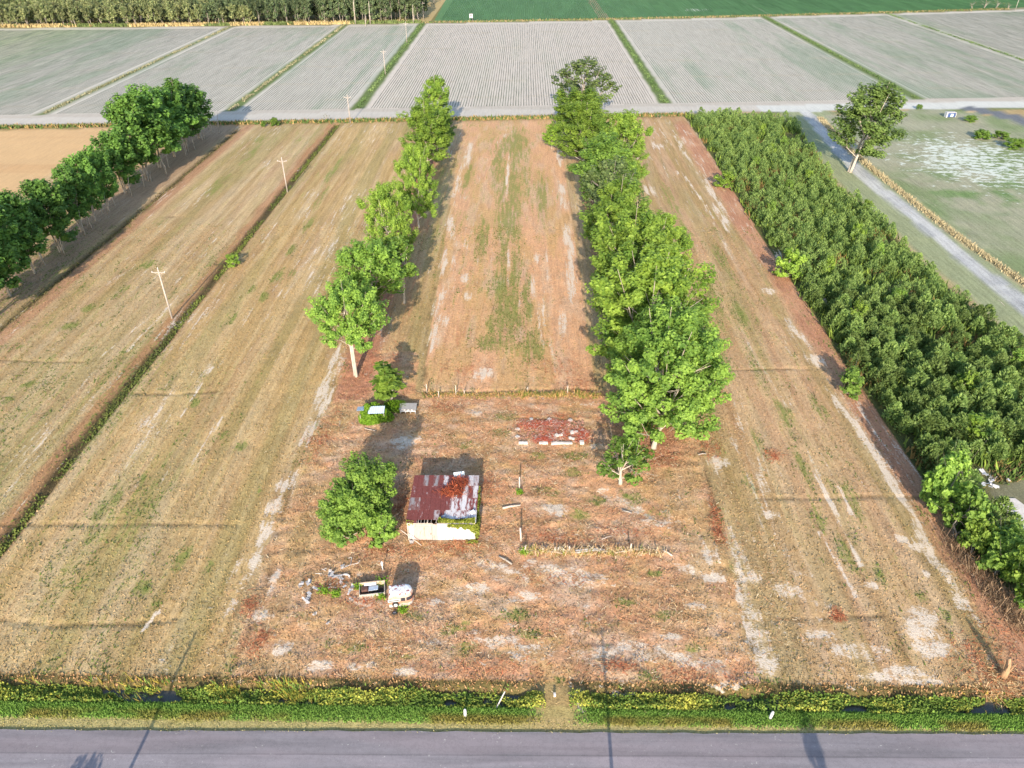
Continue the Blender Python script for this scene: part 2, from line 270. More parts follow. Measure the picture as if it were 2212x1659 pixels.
def ground_eval(x, y):
    """base colour, patch masks and grain direction of the ground at world points"""
    n = x.shape; B = np.empty(n+(3,)); B[:] = V(192, 182, 172)
    def put(m, c):
        m = np.clip(np.asarray(m, float), 0, 1)[..., None]; B[:] = B*(1-m)+np.array(c)*m
    wob = (fbm(x, y, .12, .12, 3)-.5)*2
    big = fbm(x, y, .035, .012, 21); mid = fbm(x, y, .35, .05, 31); iso = fbm(x, y, .12, .12, 41)
    ty = track_y(x); fy = far_y(x); ry = road_y(x)
    # far crop land
    g = sstep(.46, .62, fbm(x, y, .03, .008, 51)*.6+fbm(x, y, .25, .012, 52)*.4)
    far = y > ty
    put(far, V(214, 200, 192))
    cx = (x > -62) & (x < 54)
    put(far*g*np.where(cx, .12, .85), V(168, 174, 158))
    put(far*np.where(cx, 0, .35), V(186, 184, 176))
    put(far*sstep(-215, -290, x)*.8, V(196, 196, 150))
    for yy in (305, 335, 372, 414, 462):
        put(far*(np.abs(y-yy-.1*x) < .9)*.5, V(205, 190, 175))
    head = far*(sstep(0, 5, y-ty-8)*0+((y-ty) < 15)); put(head, V(196, 184, 176)); put(far*(np.abs(y-ty-6+wob) < 4)*.8, V(208, 198, 192))
    put(far*(np.abs(y-fy+5) < 5)*.7, V(205, 194, 184))
    for d in DITCH_X:
        put(far*sstep(3.4, 1.4, np.abs(x-d)+wob*.6)*(y > ty+14)*(y < fy), V(110, 125, 75))
    gr = y > fy
    put(gr, V(98, 136, 92)); put(gr*sstep(.45, .7, fbm(x, y, .04, .02, 57))*.35, V(120, 152, 105))
    put(gr*(x < GREENFIELD_L-(y-fy)*.02), V(135, 125, 80))
    put(gr*(np.abs(x+63-(y-fy)*.0+2) < 7)*(x > -70), V(190, 165, 120))
    put(gr*(np.abs(x-51+(y-fy)*.02+wob) < 3.2), V(172, 150, 128)); put(gr*(np.abs(x-162) < 1.6), V(180, 175, 160))
    put(gr*(np.hypot((x-119)/9, (y-fy-38)/6)+wob*.5 < 1), V(232, 230, 226))
    put(np.abs(y-fy-3+wob) < 4, V(150, 140, 112))
    # near side of the track
    near = ~far
    put(near, V(206, 174, 134))
    put(near*(x < -63)*.9, V(202, 174, 140)); put(near*(x > 20), V(206, 172, 138)); put(near*(x > -62)*(x < -30), V(206, 174, 128))
    put(near*sstep(.42, .66, mid*.6+big*.4)*.5, V(178, 158, 108)); put(near*sstep(.5, .7, fbm(x, y, .5, .04, 61))*.5, V(208, 186, 158)); put(near*sstep(.52, .68, fbm(x, y, .4, .05, 62))*.45, V(194, 156, 124))
    put(near*sstep(.46, .62, fbm(x, y, .9, .012, 82))*.45, V(226, 198, 158)); put(near*sstep(.48, .62, fbm(x, y, .8, .014, 83))*.42, V(176, 144, 96)); put(near*sstep(.50, .66, fbm(x, y, .3, .012, 84))*.40, V(158, 150, 96))
    wh = inpoly(x, y, WHEAT) & (y < ty-7); put(wh, V(222, 184, 142)); put(wh*sstep(.45, .7, fbm(x+y*.6, y, .02, .2, 63))*.5, V(206, 164, 124))
    ce = inpoly(x, y, CENTER); put(ce, V(228, 182, 146)); put(ce*sstep(.46, .64, fbm(x, y, .3, .06, 64))*.45, V(204, 174, 116)); put(ce*sstep(.5, .64, fbm(x, y, .5, .1, 66))*.45, V(224, 196, 172))
    lo = inpoly(x+wob*1.2, y+wob, LOT)
    lo = lo*np.clip(1-sstep(.3, .7, fbm(x, y, .3, .3, 69))*sstep(16, 24, np.abs(x+1))*.8, 0, 1)
    put(lo, V(222, 174, 138)); put(lo*sstep(.42, .66, fbm(x, y, .3, .45, 41, 6))*.6, V(204, 174, 122)); put(lo*sstep(.44, .64, fbm(x, y, .4, .5, 65, 6))*.6, V(220, 194, 174)); put(lo*sstep(.50, .68, fbm(x, y, .35, .5, 67, 6))*.5, V(208, 150, 116)); put(lo*sstep(.54, .70, fbm(x, y, .7, .9, 68))*.45, V(160, 130, 98))
    put(near*sstep(4, 1.5, np.abs(x-W_LEFTROW+wob))*(y > 96)*.85, V(190, 134, 110)); put(near*sstep(5, 2.0, np.abs(x-W_RIGHTROW+wob))*(y > 80)*.85, V(186, 134, 106))
    put(near*sstep(3.8, 1.8, np.abs(x-54.8+wob*1.2))*(y < 265)*.85, V(208, 160, 132)); put(near*sstep(3.6, 1.8, np.abs(x-54.8+wob))*sstep(.45, .62, fbm(x, y, .3, .1, 97))*.6, V(190, 138, 112))
    put(near*sstep(2.6, 1.2, np.abs(x+65.8+wob))*.75, V(188, 138, 106))
    put(near*sstep(8, 4.5, np.abs(x+105+wob))*(y < 262), V(186, 156, 132)); put(near*sstep(2.4, 1.2, np.abs(x+95+wob*.7))*.8, V(196, 150, 124))
    pi = inpoly(x+wob*.6, y, PINES); put(pi, V(96, 98, 58))
    put(near*sstep(7, 1, ty-y-2)*(x < 58), V(182, 150, 112)); put(near*sstep(2.2, .8, np.abs(ty-y-3+wob)), V(122, 130, 84))
    ea = inpoly(x, y, EASTFIELD) & near; put(ea, V(170, 166, 144)); put(ea*sstep(.44, .64, fbm(x, y, .06, .04, 71, 6)), V(136, 148, 108)); put(ea*np.exp(-((x-128)/26)**2-((y-196)/22)**2)*sstep(.4, .6, fbm(x, y, .12, .1, 75, 6)), V(104, 138, 76))
    wp = np.exp(-((x-136)/30)**2-((y-224)/42)**2)
    global CH; CH = ea*(wp*.52+.02+.22*(fbm(x, y, .05, .05, 74)-.4))
    dd = dline(x, y, DRIVE)
    put(near*sstep(11, 8, dd+wob)*(~ea)*(~pi)*(x > 72), V(160, 164, 130))
    put(near*sstep(2.4, 1.7, dd+wob*.5), V(206, 202, 204)); put(near*sstep(1.8, .6, np.abs(dd-1.4)+wob*.4)*sstep(.45, .6, fbm(x, y, .1, .1, 73)), V(180, 178, 182))
    put(near*sstep(1.4, .6, dline(x, y, STRAWROW)+wob*.3), V(206, 184, 146))
    ep = inpoly(x, y, EASTPAD+[]) if False else None
    put((np.abs(y-ty-4) < 5)*(x > 88), V(214, 210, 208))
    put(dline(x, y, ASPH) < 4.2+wob, V(120, 122, 132))
    # roadside
    put((y < 46.2+wob*.3)*(y > 42.9)*1.0, V(118, 104, 66)); put(y < 43.2+wob*.25, V(122, 152, 74)); put((y < 42.1+wob*.35)*sstep(.35, .6, fbm(x, y, .2, .5, 81)), V(158, 146, 80)); put(y < 41.5+wob*.55, V(196, 178, 128)); put((y < 42.2+wob*.5)*.5, V(186, 170, 112))
    put(sstep(1.6, .5, np.hypot((x-3.9)/3.0, (y-43.4)/3.6)+wob*.45)*.8, V(198, 166, 118))
    put(y < 33, V(150, 146, 96))
    put(inpoly(x, y, PADG), V(160, 152, 156)); put(inpoly(x, y, TRASHG)*.8, V(128, 124, 88))
    # patches
    Mk = np.zeros(n+(3,)); ch = {'r': 0, 'g': 1, 's': 2}
    plot = near & (~wh) & (~pi) & (~ea) & (y > 45.5) & (x < 57.5)
    Mk[..., 1] = plot*np.clip((big-.38)*1.0+(mid-.5)*.7+.05, 0, .46)*np.where(lo > .5, .7, 1)+plot*ce*.16*np.exp(-((x+.5)/7)**2); Mk[..., 2] = plot*np.clip((np.where(lo > .5, fbm(x, y, .16, .22, 96), fbm(x, y, .2, .03, 91))-.40)*1.15, 0, .44); Mk[..., 0] = plot*np.where(lo > .5, np.clip((fbm(x, y, .16, .2, 92)-.42)*1.0, 0, .30), .03)
    for kind, st, X, Y, a, b in PATCHW:
        m = (np.abs(x-X) < 2.4*a) & (np.abs(y-Y) < 2.4*b)
        if m.any():
            d = ((x[m]-X)/a)**2+((y[m]-Y)/b)**2; c = ch[kind]; Mk[m, c] = np.maximum(Mk[m, c], st*np.exp(-.6*d**1.5))
    for P, w, kind, st in LINES:
        d = dline(x, y, P); c = ch[kind]; Mk[..., c] = np.maximum(Mk[..., c], st*sstep(w*2.2, w*.6, d+(fbm(x, y, .6, .4, 99)-.5)*w*2.4)*(.35+.65*sstep(.36, .56, fbm(x, y, .22, .12, 100))))
    Mk[..., 2] = np.maximum(Mk[..., 2], plot*.75*sstep(1.6, .4, np.abs(x-50.8+wob*2))*sstep(.4, .6, fbm(x, y, .1, .06, 93)))
    Mk[..., 0] = np.maximum(Mk[..., 0], plot*.32*sstep(3.2, 1.8, np.abs(x-54.8+wob))*sstep(.42, .62, fbm(x, y, .2, .06, 98)))
    Mk[..., 1] *= 1-.9*np.clip(Mk[..., 2]*1.4-.2, 0, 1); Mk[..., 0] *= 1-.8*np.clip(Mk[..., 2]*1.4-.3, 0, 1)
    for P, w, dep in DARK:
        put(sstep(w*1.9, w*.5, dline(x, y, P))*.6*sstep(.36, .55, fbm(x, y, .35, .35, 95)), V(120, 100, 72))
    for X, y0, y1, w in ((-64.8, 45, 262, .9), (-97.0, 60, 255, .7)):
        put(sstep(w*1.6, w*.6, np.abs(x-X+wob*.4))*(y > y0)*(y < y1), V(96, 84, 60))
    tint = (near & ~ea & ~pi & (y > 46) & (x < 58))[..., None]; B[:] = np.where(tint, B*np.where((x < -30)[..., None], np.array((.97, .935, .90)), np.array((1.0, .93, .915))), B)
    an = np.where(lo > .5, .12, 1.0)*np.where(y < 45.5, .3, 1)*(.4+.6*sstep(55, 75, y))
    amp = np.where(far, .45, 1.0)*np.where(gr, .6, 1)*np.where(wh, .4, 1)
    return B, Mk, an, amp
ASPH = poly([(2105, 236), (2160, 246), (2230, 268), (2400, 320)])
PADG = poly([(2135, 1052), (2240, 1030), (2400, 1060), (2400, 1250), (2230, 1170), (2150, 1080)])
TRASHG = poly([(2080, 1010), (2240, 1000), (2400, 1100), (2400, 1400), (2200, 1150), (2100, 1080)])
def ground_z(x, y):
    wob = (fbm(x, y, .12, .12, 3)-.5)*2
    z = (fbm(x, y, .25, .25, 101)-.5)*.22*(y > 47)*(y < 275)
    lo = inpoly(x, y, LOT); rd = np.abs(fbm(x, y, .22, .42, 104, 3)-.5); z = z+lo*((fbm(x, y, .5, .9, 102, 3)-.5)*.34+.12*sstep(.07, .0, rd)*sstep(.42, .6, fbm(x, y, .06, .08, 105)))
    z = z-.6*sstep(1.35, .35, np.abs(y-44.1))*sstep(2.6, 4.0, np.abs(x-3.9)); z = z-.06*sstep(47.5, 45.5, y)
    for X, w, d, y0, y1 in ((-64.8, .9, .55, 46, 262), (-97.0, .7, .4, 46, 255)):
        z = z-d*sstep(w*1.5, w*.3, np.abs(x-X+wob*.4))*(y > y0)*(y < y1)
    for P, w, dep in DARK: z = z-.5*dep*sstep(w*2.0, w*.5, dline(x, y, P))
    return z
def gz(x, y): return float(ground_z(np.array([x]), np.array([y]))[0])

# ---------------------------------------------------------------- ground sheet
def axis(lo, c0, c1, hi, st, gr, mx):
    a = list(np.arange(c0, c1, st)); s = st; v = a[-1]
    while v < hi: s = min(s*gr, mx); v += s; a.append(v)
    s = st; v = a[0]; b = []
    while v > lo: s = min(s*gr, mx); v -= s; b.append(v)
    return np.array(b[::-1]+a)
gxs = axis(-900, -70, 70, 900, .4, 1.03, 12); gys = axis(-160, 40, 118, 1500, .4, 1.012, 12)
GX, GY = np.meshgrid(gxs, gys)
gv = np.stack([GX, GY, ground_z(GX, GY)], -1).reshape(-1, 3)
nx, ny = len(gxs), len(gys); idx = np.arange(nx*ny).reshape(ny, nx)
gf = np.stack([idx[:-1, :-1], idx[:-1, 1:], idx[1:, 1:], idx[1:, :-1]], -1).reshape(-1, 4)
def ground_material():
    t = NT('ground_soil_and_straw'); base = t.attr('base'); mk_ = t.sep(t.attr('mask')); an = t.attr('aniso', 'Fac'); amp = t.attr('amp', 'Fac')
    st = t.noise(t.pos((1.5, .13, 1), .03), 1, 6, .62, True); iso = t.noise(t.pos((.55, .8, 1)), 1, 8, .66, True)
    n = t.sep(t.mix(an, iso, st))
    fs = t.noise(t.pos((5.0, 1.3, 1)), 1, 4, .65); fi = t.noise(t.pos((3.2, 5.2, 1), .5), 1, 4, .7)
    f = t.math('ADD', t.math('MULTIPLY', fs, .5), t.math('MULTIPLY', fi, .5))
    fine = t.noise(t.pos((7, 9, 1), .3), 1, 3, .7)
    v = t.math('ADD', t.math('MULTIPLY', t.math('SUBTRACT', f, .5), 1.9), t.math('MULTIPLY', t.math('SUBTRACT', n[2], .5), 1.1))
    v = t.math('ADD', v, t.math('MULTIPLY', t.math('SUBTRACT', fine, .5), 1.0))
    v = t.math('ADD', t.math('MULTIPLY', v, amp), 1.0)
    c = t.scalecol(base, v)
    c = t.mix(t.math('MULTIPLY', t.rng(fine, .56, .72), t.math('MULTIPLY', amp, .30)), c, V(226, 190, 150))
    med = t.noise(t.pos((1.1, 1.7, 1), .7), 1, 7, .75)
    w = t.math('ADD', t.math('MULTIPLY', t.math('SUBTRACT', fi, .5), 1.1), t.math('MULTIPLY', t.math('SUBTRACT', med, .5), 1.3))
    dk_ = t.math('MULTIPLY', t.rng(med, .50, .66), t.math('MULTIPLY', amp, .34)); c = t.mix(dk_, c, t.scalecol(base, .60)); lt_ = t.math('MULTIPLY', t.rng(med, .47, .34), t.math('MULTIPLY', amp, .40)); c = t.mix(lt_, c, t.scalecol(base, 1.32))
    def layer(c, m, nn, colr, col2, lo, hi, top, gain=.80):
        s_ = t.math('ADD', t.math('MULTIPLY', m, gain), t.math('MULTIPLY', t.math('SUBTRACT', nn, .5), 2.3)); s_ = t.math('ADD', s_, w)
        fac = t.math('MULTIPLY', t.rng(s_, lo, hi), top)
        return t.mix(fac, c, t.mix(t.rng(fine, .35, .65), colr, col2))
    c = layer(c, mk_[0], n[0], V(196, 122, 92), V(220, 156, 122), .38, .95, .62)
    c = layer(c, mk_[2], n[1], V(250, 234, 220), V(226, 200, 184), .42, .72, .92)
    c = layer(c, mk_[1], n[2], V(112, 132, 62), V(158, 156, 88), .34, .84, .80, .92)
    ck = t.math('ADD', t.attr('chalk', 'Fac'), t.math('MULTIPLY', t.math('SUBTRACT', t.noise(t.pos((.35, .5, 1)), 1, 7, .7), .5), 1.6))
    c = t.mix(t.rng(ck, .42, .58), c, t.mix(t.rng(fine, .3, .7), V(234, 236, 232), V(206, 208, 200)))
    t.base(c).rough(.95); t.bsdf.inputs['Specular IOR Level'].default_value = .1
    h = t.math('ADD', t.math('MULTIPLY', f, .8), t.math('MULTIPLY', n[1], .9)); h = t.math('ADD', h, t.math('MULTIPLY', fine, .4))
    t.bump(t.math('MULTIPLY', h, amp), .24, .7)
    return t.mat
gm = mesh_np('ground', gv, gf, ground_material(), True)
B_, Mk_, an_, amp_ = ground_eval(GX.ravel(), GY.ravel()); chalk_ = CH.copy()
def vattr(me, name, arr, kind):
    a = me.attributes.new(name, kind, 'POINT')
    if kind == 'FLOAT_COLOR':
        c = np.ones((len(arr), 4), np.float32); c[:, :3] = arr; a.data.foreach_set('color', c.ravel())
    else: a.data.foreach_set('value', arr.astype(np.float32))
vattr(gm, 'base', B_, 'FLOAT_COLOR'); vattr(gm, 'mask', Mk_, 'FLOAT_COLOR'); vattr(gm, 'aniso', an_, 'FLOAT'); vattr(gm, 'chalk', chalk_, 'FLOAT'); vattr(gm, 'amp', amp_, 'FLOAT')
tag(mk('ground', gm), 'mown farm plots of straw, sand and low green, with far crop land', kind='structure')

# road
def road():
    t = NT('worn_asphalt'); p = t.pos((.12, 1.6, 1)); n = t.noise(p, 1, 6, .6); n2 = t.noise(t.pos((1, 1, 1)), 14, 4, .7); big = t.noise(t.pos((.05, .4, 1)), 1, 4)
    c = t.scalecol(V(142, 134, 142), t.rng(n, .3, .7, .84, 1.14, False)); c = t.mix(t.rng(big, .4, .65), c, V(152, 140, 148))
    c = t.scalecol(c, t.rng(n2, .2, .8, .86, 1.14, False))
    sp = t.math('MULTIPLY', t.rng(t.noise(t.pos((1, 1.5, 1)), 2.2, 6, .75), .605, .66), t.rng(t.noise(t.pos((.2, .8, 1)), 1, 3), .44, .62)); c = t.mix(t.math('MULTIPLY', sp, .8), c, V(208, 200, 200))
    wh = t.noise(t.pos((.03, 2.4, 1)), 1, 2); c = t.mix(t.rng(wh, .6, .75, 0, .25), c, V(118, 112, 120))
    sx = t.n.new('ShaderNodeSeparateXYZ'); t.link(t.pos((1, 1, 1)), sx.inputs[0]); yy = t.math('SUBTRACT', sx.outputs[1], t.math('MULTIPLY', sx.outputs[0], .010)); yy = t.math('ADD', yy, t.math('MULTIPLY', t.math('SUBTRACT', t.noise(t.pos((.3, .3, 1)), 1, 4), .5), .12))
    c = t.scalecol(c, t.rng(yy, 38.10, 38.2, 1.13, .97)); seam = t.math('MULTIPLY', t.rng(yy, 38.05, 38.14), t.rng(yy, 38.28, 38.16)); c = t.scalecol(c, t.math('SUBTRACT', 1.0, t.math('MULTIPLY', seam, .22)))
    tw = t.noise(t.pos((.05, .9, 1), .02), 1, 3, .5); c = t.scalecol(c, t.rng(tw, .42, .62, 1.05, .88)); ck = t.noise(t.pos((.5, .6, 1)), 1.2, 8, .8); ckl = t.math('MULTIPLY', t.rng(ck, .485, .50), t.rng(ck, .515, .50)); c = t.scalecol(c, t.math('SUBTRACT', 1.0, t.math('MULTIPLY', ckl, .28)))
    t.base(c).rough(.8).bump(n2, .02, .5)
    xs = np.linspace(-160, 160, 161); yl = [(-7.2, -.1), (-7.2, .10), (-3.6, .115), (-.0, .10), (.0, -.25)]
    v = []; 
    for x in xs:
        e = float(road_y(x)); j = .05*math.sin(x*1.7)+.04*math.sin(x*4.1)+.03*math.sin(x*9.3)
        for k, (dy, z) in enumerate(yl): v.append((x, e+dy+(j if dy == 0 else 0), z))
    m = len(yl); f = [(i*m+k, (i+1)*m+k, (i+1)*m+k+1, i*m+k+1) for i in range(len(xs)-1) for k in range(m-1)]
    tag(mk('road', mesh_np('road', v, f, t.mat, False)), 'worn grey asphalt country road', kind='structure')
road()
def water():
    t = NT('ditch_water'); t.base((.05, .05, .04)).rough(.3); t.bsdf.inputs['Specular IOR Level'].default_value = .6
    v = []; f = []
    for a, b in ((-130, 1.4), (6.4, 130)):
        o = len(v); v += [(a, 43.4, -.50), (b, 43.4, -.50), (b, 44.8, -.50), (a, 44.8, -.50)]; f.append((o, o+1, o+2, o+3))
    tag(mk('ditch_water', mesh_np('ditch_water', v, f, t.mat)), 'dark still water in the roadside ditch', kind='structure')
water()
v = [(x, y, 0) for x, y in poly([(2152, 1078), (2192, 1078), (2330, 1180), (2330, 1240), (2240, 1180)])]
b = MB(); n_ = len(v); b.add([(x, y, -.05) for x, y, z in v]+[(x, y, .16) for x, y, z in v], [tuple(range(n_, 2*n_))[::-1]]+[(i, (i+1) % n_, n_+(i+1) % n_, n_+i) for i in range(n_)])
tag(b.obj('concrete_slab', M_conc), 'cracked pale concrete slab beside the rubbish at the right edge', kind='structure')

# ---------------------------------------------------------------- plants
def leaf_quads(C, N, S, rng, aspect=.75):
    n = len(C); N = N/(np.linalg.norm(N, axis=1, keepdims=True)+1e-9)
    A = np.cross(N, rng.normal(size=(n, 3))); A /= np.linalg.norm(A, axis=1, keepdims=True)+1e-9; Bv = np.cross(N, A)
    S = S[:, None]; d = N*S*.25
    v = np.stack([C-A*S*.5-d*.5, C-Bv*S*.5*aspect, C+A*S*.5-d*.5, C+Bv*S*.5*aspect], 1)
    return v.reshape(-1, 3), np.arange(n*4).reshape(n, 4)
def crown(rng, Ht, Rad, base, lobes, sprays, leaves, leaf, sp=1.0, prof=.7, tip=.0, spl=1.5, flat=0):
    """leaf quads of a crown plus the centres of its main lobes"""
    C = []; N = []; Vv = []; LC = []
    for i in range(lobes):
        t = (i+.5)/lobes; t = .04+.92*t**.85; a = i*2.4+rng.uniform(-.5, .5)
        r = Rad*math.sin(math.pi*min(.98, .14+.80*t))**prof*rng.uniform(.42, .72)*(1-tip*t)
        z = base+(Ht-base)*t*rng.uniform(.9, 1.0)
        LC.append(np.array((r*math.cos(a), r*math.sin(a), z)))
    LC[-1] = np.array((rng.normal()*.08*Rad, rng.normal()*.08*Rad, Ht-.10*(Ht-base)))
    lr = Rad*.40
    for lc in LC:
        ax = np.array((0, 0, base+(Ht-base)*.3))
        for k in range(sprays):
            o = rng.normal(size=3); o /= np.linalg.norm(o); o[2] = o[2]*.9+.15
            c = lc+o*lr*rng.uniform(.55, 1.0)*np.array((1, 1, .95)); c[2] = min(c[2], Ht-.25*sp)
            if c[2] < base*.7: continue
            d = (c-ax)*np.array((1, 1, .5)); d /= np.linalg.norm(d)+1e-9; d = d*.7+np.array((0, 0, .75))+o*.4; d /= np.linalg.norm(d)
            n = max(4, int(leaves*rng.uniform(.6, 1.3))); u = rng.normal(size=(n, 3)); u /= np.linalg.norm(u, axis=1, keepdims=True)
            rr = rng.uniform(.35, 1, (n, 1))**.6; along = u@d
            p = u*rr*sp*.72; p = p+d*(along[:, None]*rr*sp*(spl-1)*.9)
            C.append(c+p); N.append(u*.8+d*.6+np.array((0, -.0, .55))+rng.normal(size=(n, 3))*.45)
            tone = rng.uniform(.15, .75)
            Vv.append(np.clip(tone+along*.22+rng.normal(size=n)*.16, 0, 1))
    C = np.concatenate(C); N = np.concatenate(N); Vv = np.concatenate(Vv)
    v, f = leaf_quads(C, N, leaf*rng.uniform(.7, 1.3, len(C)), rng)
    return v, f, Vv, LC
def trunk_mb(rng, Ht, base, LC, r0, stems=1, twigs=0):
    b = MB()
    for s in range(stems):
        a = rng.uniform(0, 6.28); off = np.array((math.cos(a), math.sin(a), 0))*(.25*r0*4 if stems > 1 else 0)
        top = np.array((off[0]*3+rng.normal()*.3, off[1]*3+rng.normal()*.3, base+(Ht-base)*.55))
        p0 = off+np.array((0, 0, -.3)); mid = (p0+top)/2+rng.normal(size=3)*np.array((.3, .3, 0))
        b.tube([p0, p0+np.array((0, 0, .7)), mid, top], [r0*1.35, r0, r0*.75, r0*.3], 7)
        for lc in LC[s::stems]:
            h = rng.uniform(.35, .95); q = p0+(mid-p0)*min(1, 2*h) if h < .5 else mid+(top-mid)*(2*h-1)
            if q[2] > lc[2]-.4: q = p0+(mid-p0)*min(.95, max(.3, (lc[2]-1)/(mid[2]+1e-6)*.7))
            e = lc+(lc-q)*.25; m = (q+e)/2+np.array((0, 0, -.06*np.linalg.norm(e-q)))
            b.tube([q, m, e], [r0*.42, r0*.28, r0*.07], 5, False)
            for k in range(twigs):
                dd = (e-q)/np.linalg.norm(e-q)+rng.normal(size=3)*.5; b.tube([m, m+dd*1.1, m+dd*2.0+np.array((0, 0, .3))], [r0*.13, r0*.09, r0*.02], 4, False)
    return b
TREE = {}
def proto(key, seed, mat, bark, Ht, Rad, base, lobes, sprays, leaves, leaf, sp, r0, stems=1, twigs=1, **kw):
    rng = np.random.default_rng(seed); v, f, val, LC = crown(rng, Ht, Rad, base, lobes, sprays, leaves, leaf, sp, **kw)
    TREE[key] = (mesh_np('crown', v, f, mat, False, fval=val), trunk_mb(rng, Ht, base, LC, r0, stems, twigs).mesh('trunk', bark, True), Ht, Rad)
proto('bigA', 1, M_lime, M_barkw, 20, 7.0, 3.4, 18, 15, 104, .37, 1.0, .26, 1, 3)
proto('bigB', 2, M_green, M_barkw, 20, 7.0, 2.2, 20, 15, 104, .35, .98, .30, 1, 4)
proto('bigC', 3, M_lime, M_bark, 20, 6.0, 3.4, 17, 13, 80, .42, 1.0, .26, 1, 2)
proto('bigD', 4, M_green, M_bark, 20, 6.0, 4.4, 17, 14, 60, .46, 1.05, .24, 2, 1)
proto('bigE', 15, M_green, M_barkw, 20, 7.6, 9.0, 15, 14, 74, .46, 1.1, .30, 2, 1)
proto('deepA', 5, M_deep, M_bark, 20, 6.0, 3.8, 18, 15, 34, .70, 1.15, .20, 4, 0)
proto('deepB', 6, M_deep, M_bark, 20, 6.0, 3.2, 18, 15, 34, .70, 1.15, .20, 3, 0)
proto('greyA', 7, M_grey, M_barkg, 20, 7.0, 5.0, 14, 11, 28, .62, 1.0, .36, 1, 3)
proto('slim', 8, M_green, M_barkw, 14, 2.2, 5.5, 8, 7, 40, .50, .8, .17, 1, 1)
proto('olive', 9, M_olive, M_barkw, 20, 5.2, 4.0, 17, 12, 60, .46, 1.05, .22, 2, 1)
proto('round', 10, M_green, M_barkg, 7, 3.2, 1.0, 17, 15, 70, .24, .60, .13, 2, 1)
proto('bushA', 11, M_lime, M_barkg, 5, 2.4, .5, 9, 9, 26, .42, .55, .10, 2, 1)
proto('bushB', 12, M_green, M_barkg, 5, 2.4, .4, 9, 9, 26, .42, .55, .10, 2, 1)
proto('sapling', 13, M_lime, M_barkg, 7, 1.3, .8, 8, 6, 26, .40, .5, .08, 1, 0, tip=.65)
proto('sparse', 14, M_green, M_barkw, 6, 2.7, 1.8, 8, 5, 26, .40, .62, .20, 1, 3)
for i in range(4): proto('wood%d' % i, 20+i, M_far, (M_bark, M_barkg)[i % 2], 12, 3.6, 1.8+.5*i, 8, 6, 14, 1.0, 1.0, .16, 1+i % 2, 0)
for i in range(3): proto('woodd%d' % i, 30+i, M_fard, M_barkg, 14, 3.8, 1.6+.8*i, 8, 6, 14, 1.05, 1.05, .17, 1, 0)
proto('bare', 40, M_grey, M_barkg, 8, 3.0, 2.5, 6, 2, 6, .5, .6, .10, 3, 6)
def tree(key, x, y, Ht, Rad, label, cat='tree', group=None, name='broadleaf_tree', rz=None, lean=(0, 0)):
    cm, tm, h0, r0 = TREE[key]
    e = empty(name, (x, y, gz(x, y)), rnd.uniform(0, 6.28) if rz is None else rz, (Rad/r0, Rad/r0, Ht/h0))
    if lean != (0, 0): e.rotation_euler = (lean[0], lean[1], rnd.uniform(0, 6.28) if rz is None else rz)
    mk('crown', cm, e); mk('trunk', tm, e); tag(e, label, cat, group); return e
def tree_at(key, bx, by, top, wpx, label, name='broadleaf_tree', group=None, cat='tree', **kw):
    x, y = at(bx, by); h = hgt(bx, by, top); r = wpx*pxm(bx, by)*.5*1.12
    return tree(key, x, y, h, r, label, cat, group, name, **kw)
GR = 'tall trees of the right-hand row'; GL = 'trees of the left-hand row'; GF = 'dark trees of the far left row'
RR = [('bigB', 1412, 968, 672, 238, 'large green tree with white dead limbs at the near end of the right-hand row'),
      ('bigB', 1470, 905, 715, 150, 'leafy tree on the pine side just behind the nearest of the right-hand row'),
      ('bigA', 1392, 835, 548, 258, 'widest lime green tree, second from the near end of the right-hand row'),
      ('bigC', 1345, 735, 452, 172, 'lime green tree leaning left, third back in the right-hand row'),
      ('bigA', 1405, 690, 470, 150, 'lime green tree on the pine side behind the widest right-hand tree'),
      ('bigC', 1322, 590, 392, 150, 'bright green tree in the middle of the right-hand row below the grey one'),
      ('greyA', 1312, 520, 345, 126, 'grey-green tree in the middle of the right-hand row'),
      ('bigD', 1300, 455, 298, 134, 'dense mid green tree of the right-hand row above the grey one'),
      ('bigA', 1334, 415, 248, 122, 'yellow-green tree bulging towards the pines, far half of right-hand row'),
      ('bigA', 1260, 365, 222, 122, 'yellow-green tree bulging over the mown centre strip, far half of right-hand row'),
      ('bigC', 1250, 312, 188, 120, 'lime green tree second from the far end of the right-hand row'),
      ('greyA', 1258, 264, 128, 130, 'olive grey tree at the far end of the right-hand row by the track'),
      ('bigC', 1192, 322, 268, 44, 'small yellow-green tree standing out to the left of the right-hand row')]
for k, bx, by, tp, w, lb in RR: tree_at(k, bx, by, tp, w, lb, group=GR, name='broadleaf_tree')
LL = [('bigE', 770, 812, 622, 150, 'green tree with forked pale trunk at the near end of the left-hand row'),
      ('slim', 874, 655, 515, 60, 'slender tree with thin white trunk standing right of the left-hand row'),
      ('bigD', 808, 690, 525, 140, 'wide green tree with ragged side branches, second in the left-hand row'),
      ('bigA', 850, 600, 402, 112, 'tall bright green tree in the middle of the left-hand row'),
      ('bigA', 905, 492, 318, 92, 'yellow-green rounded tree past the middle of the left-hand row'),
      ('bigC', 925, 372, 228, 108, 'lime green tree second from the far end of the left-hand row'),
      ('bigC', 942, 296, 166, 78, 'lime green tree at the far end of the left-hand row by the track'),
      ('bigD', 950, 335, 240, 70, 'narrow green tree shaded at right, near far end of the left-hand row')]
for k, bx, by, tp, w, lb in LL: tree_at(k, bx, by, tp, w, lb, group=GL)
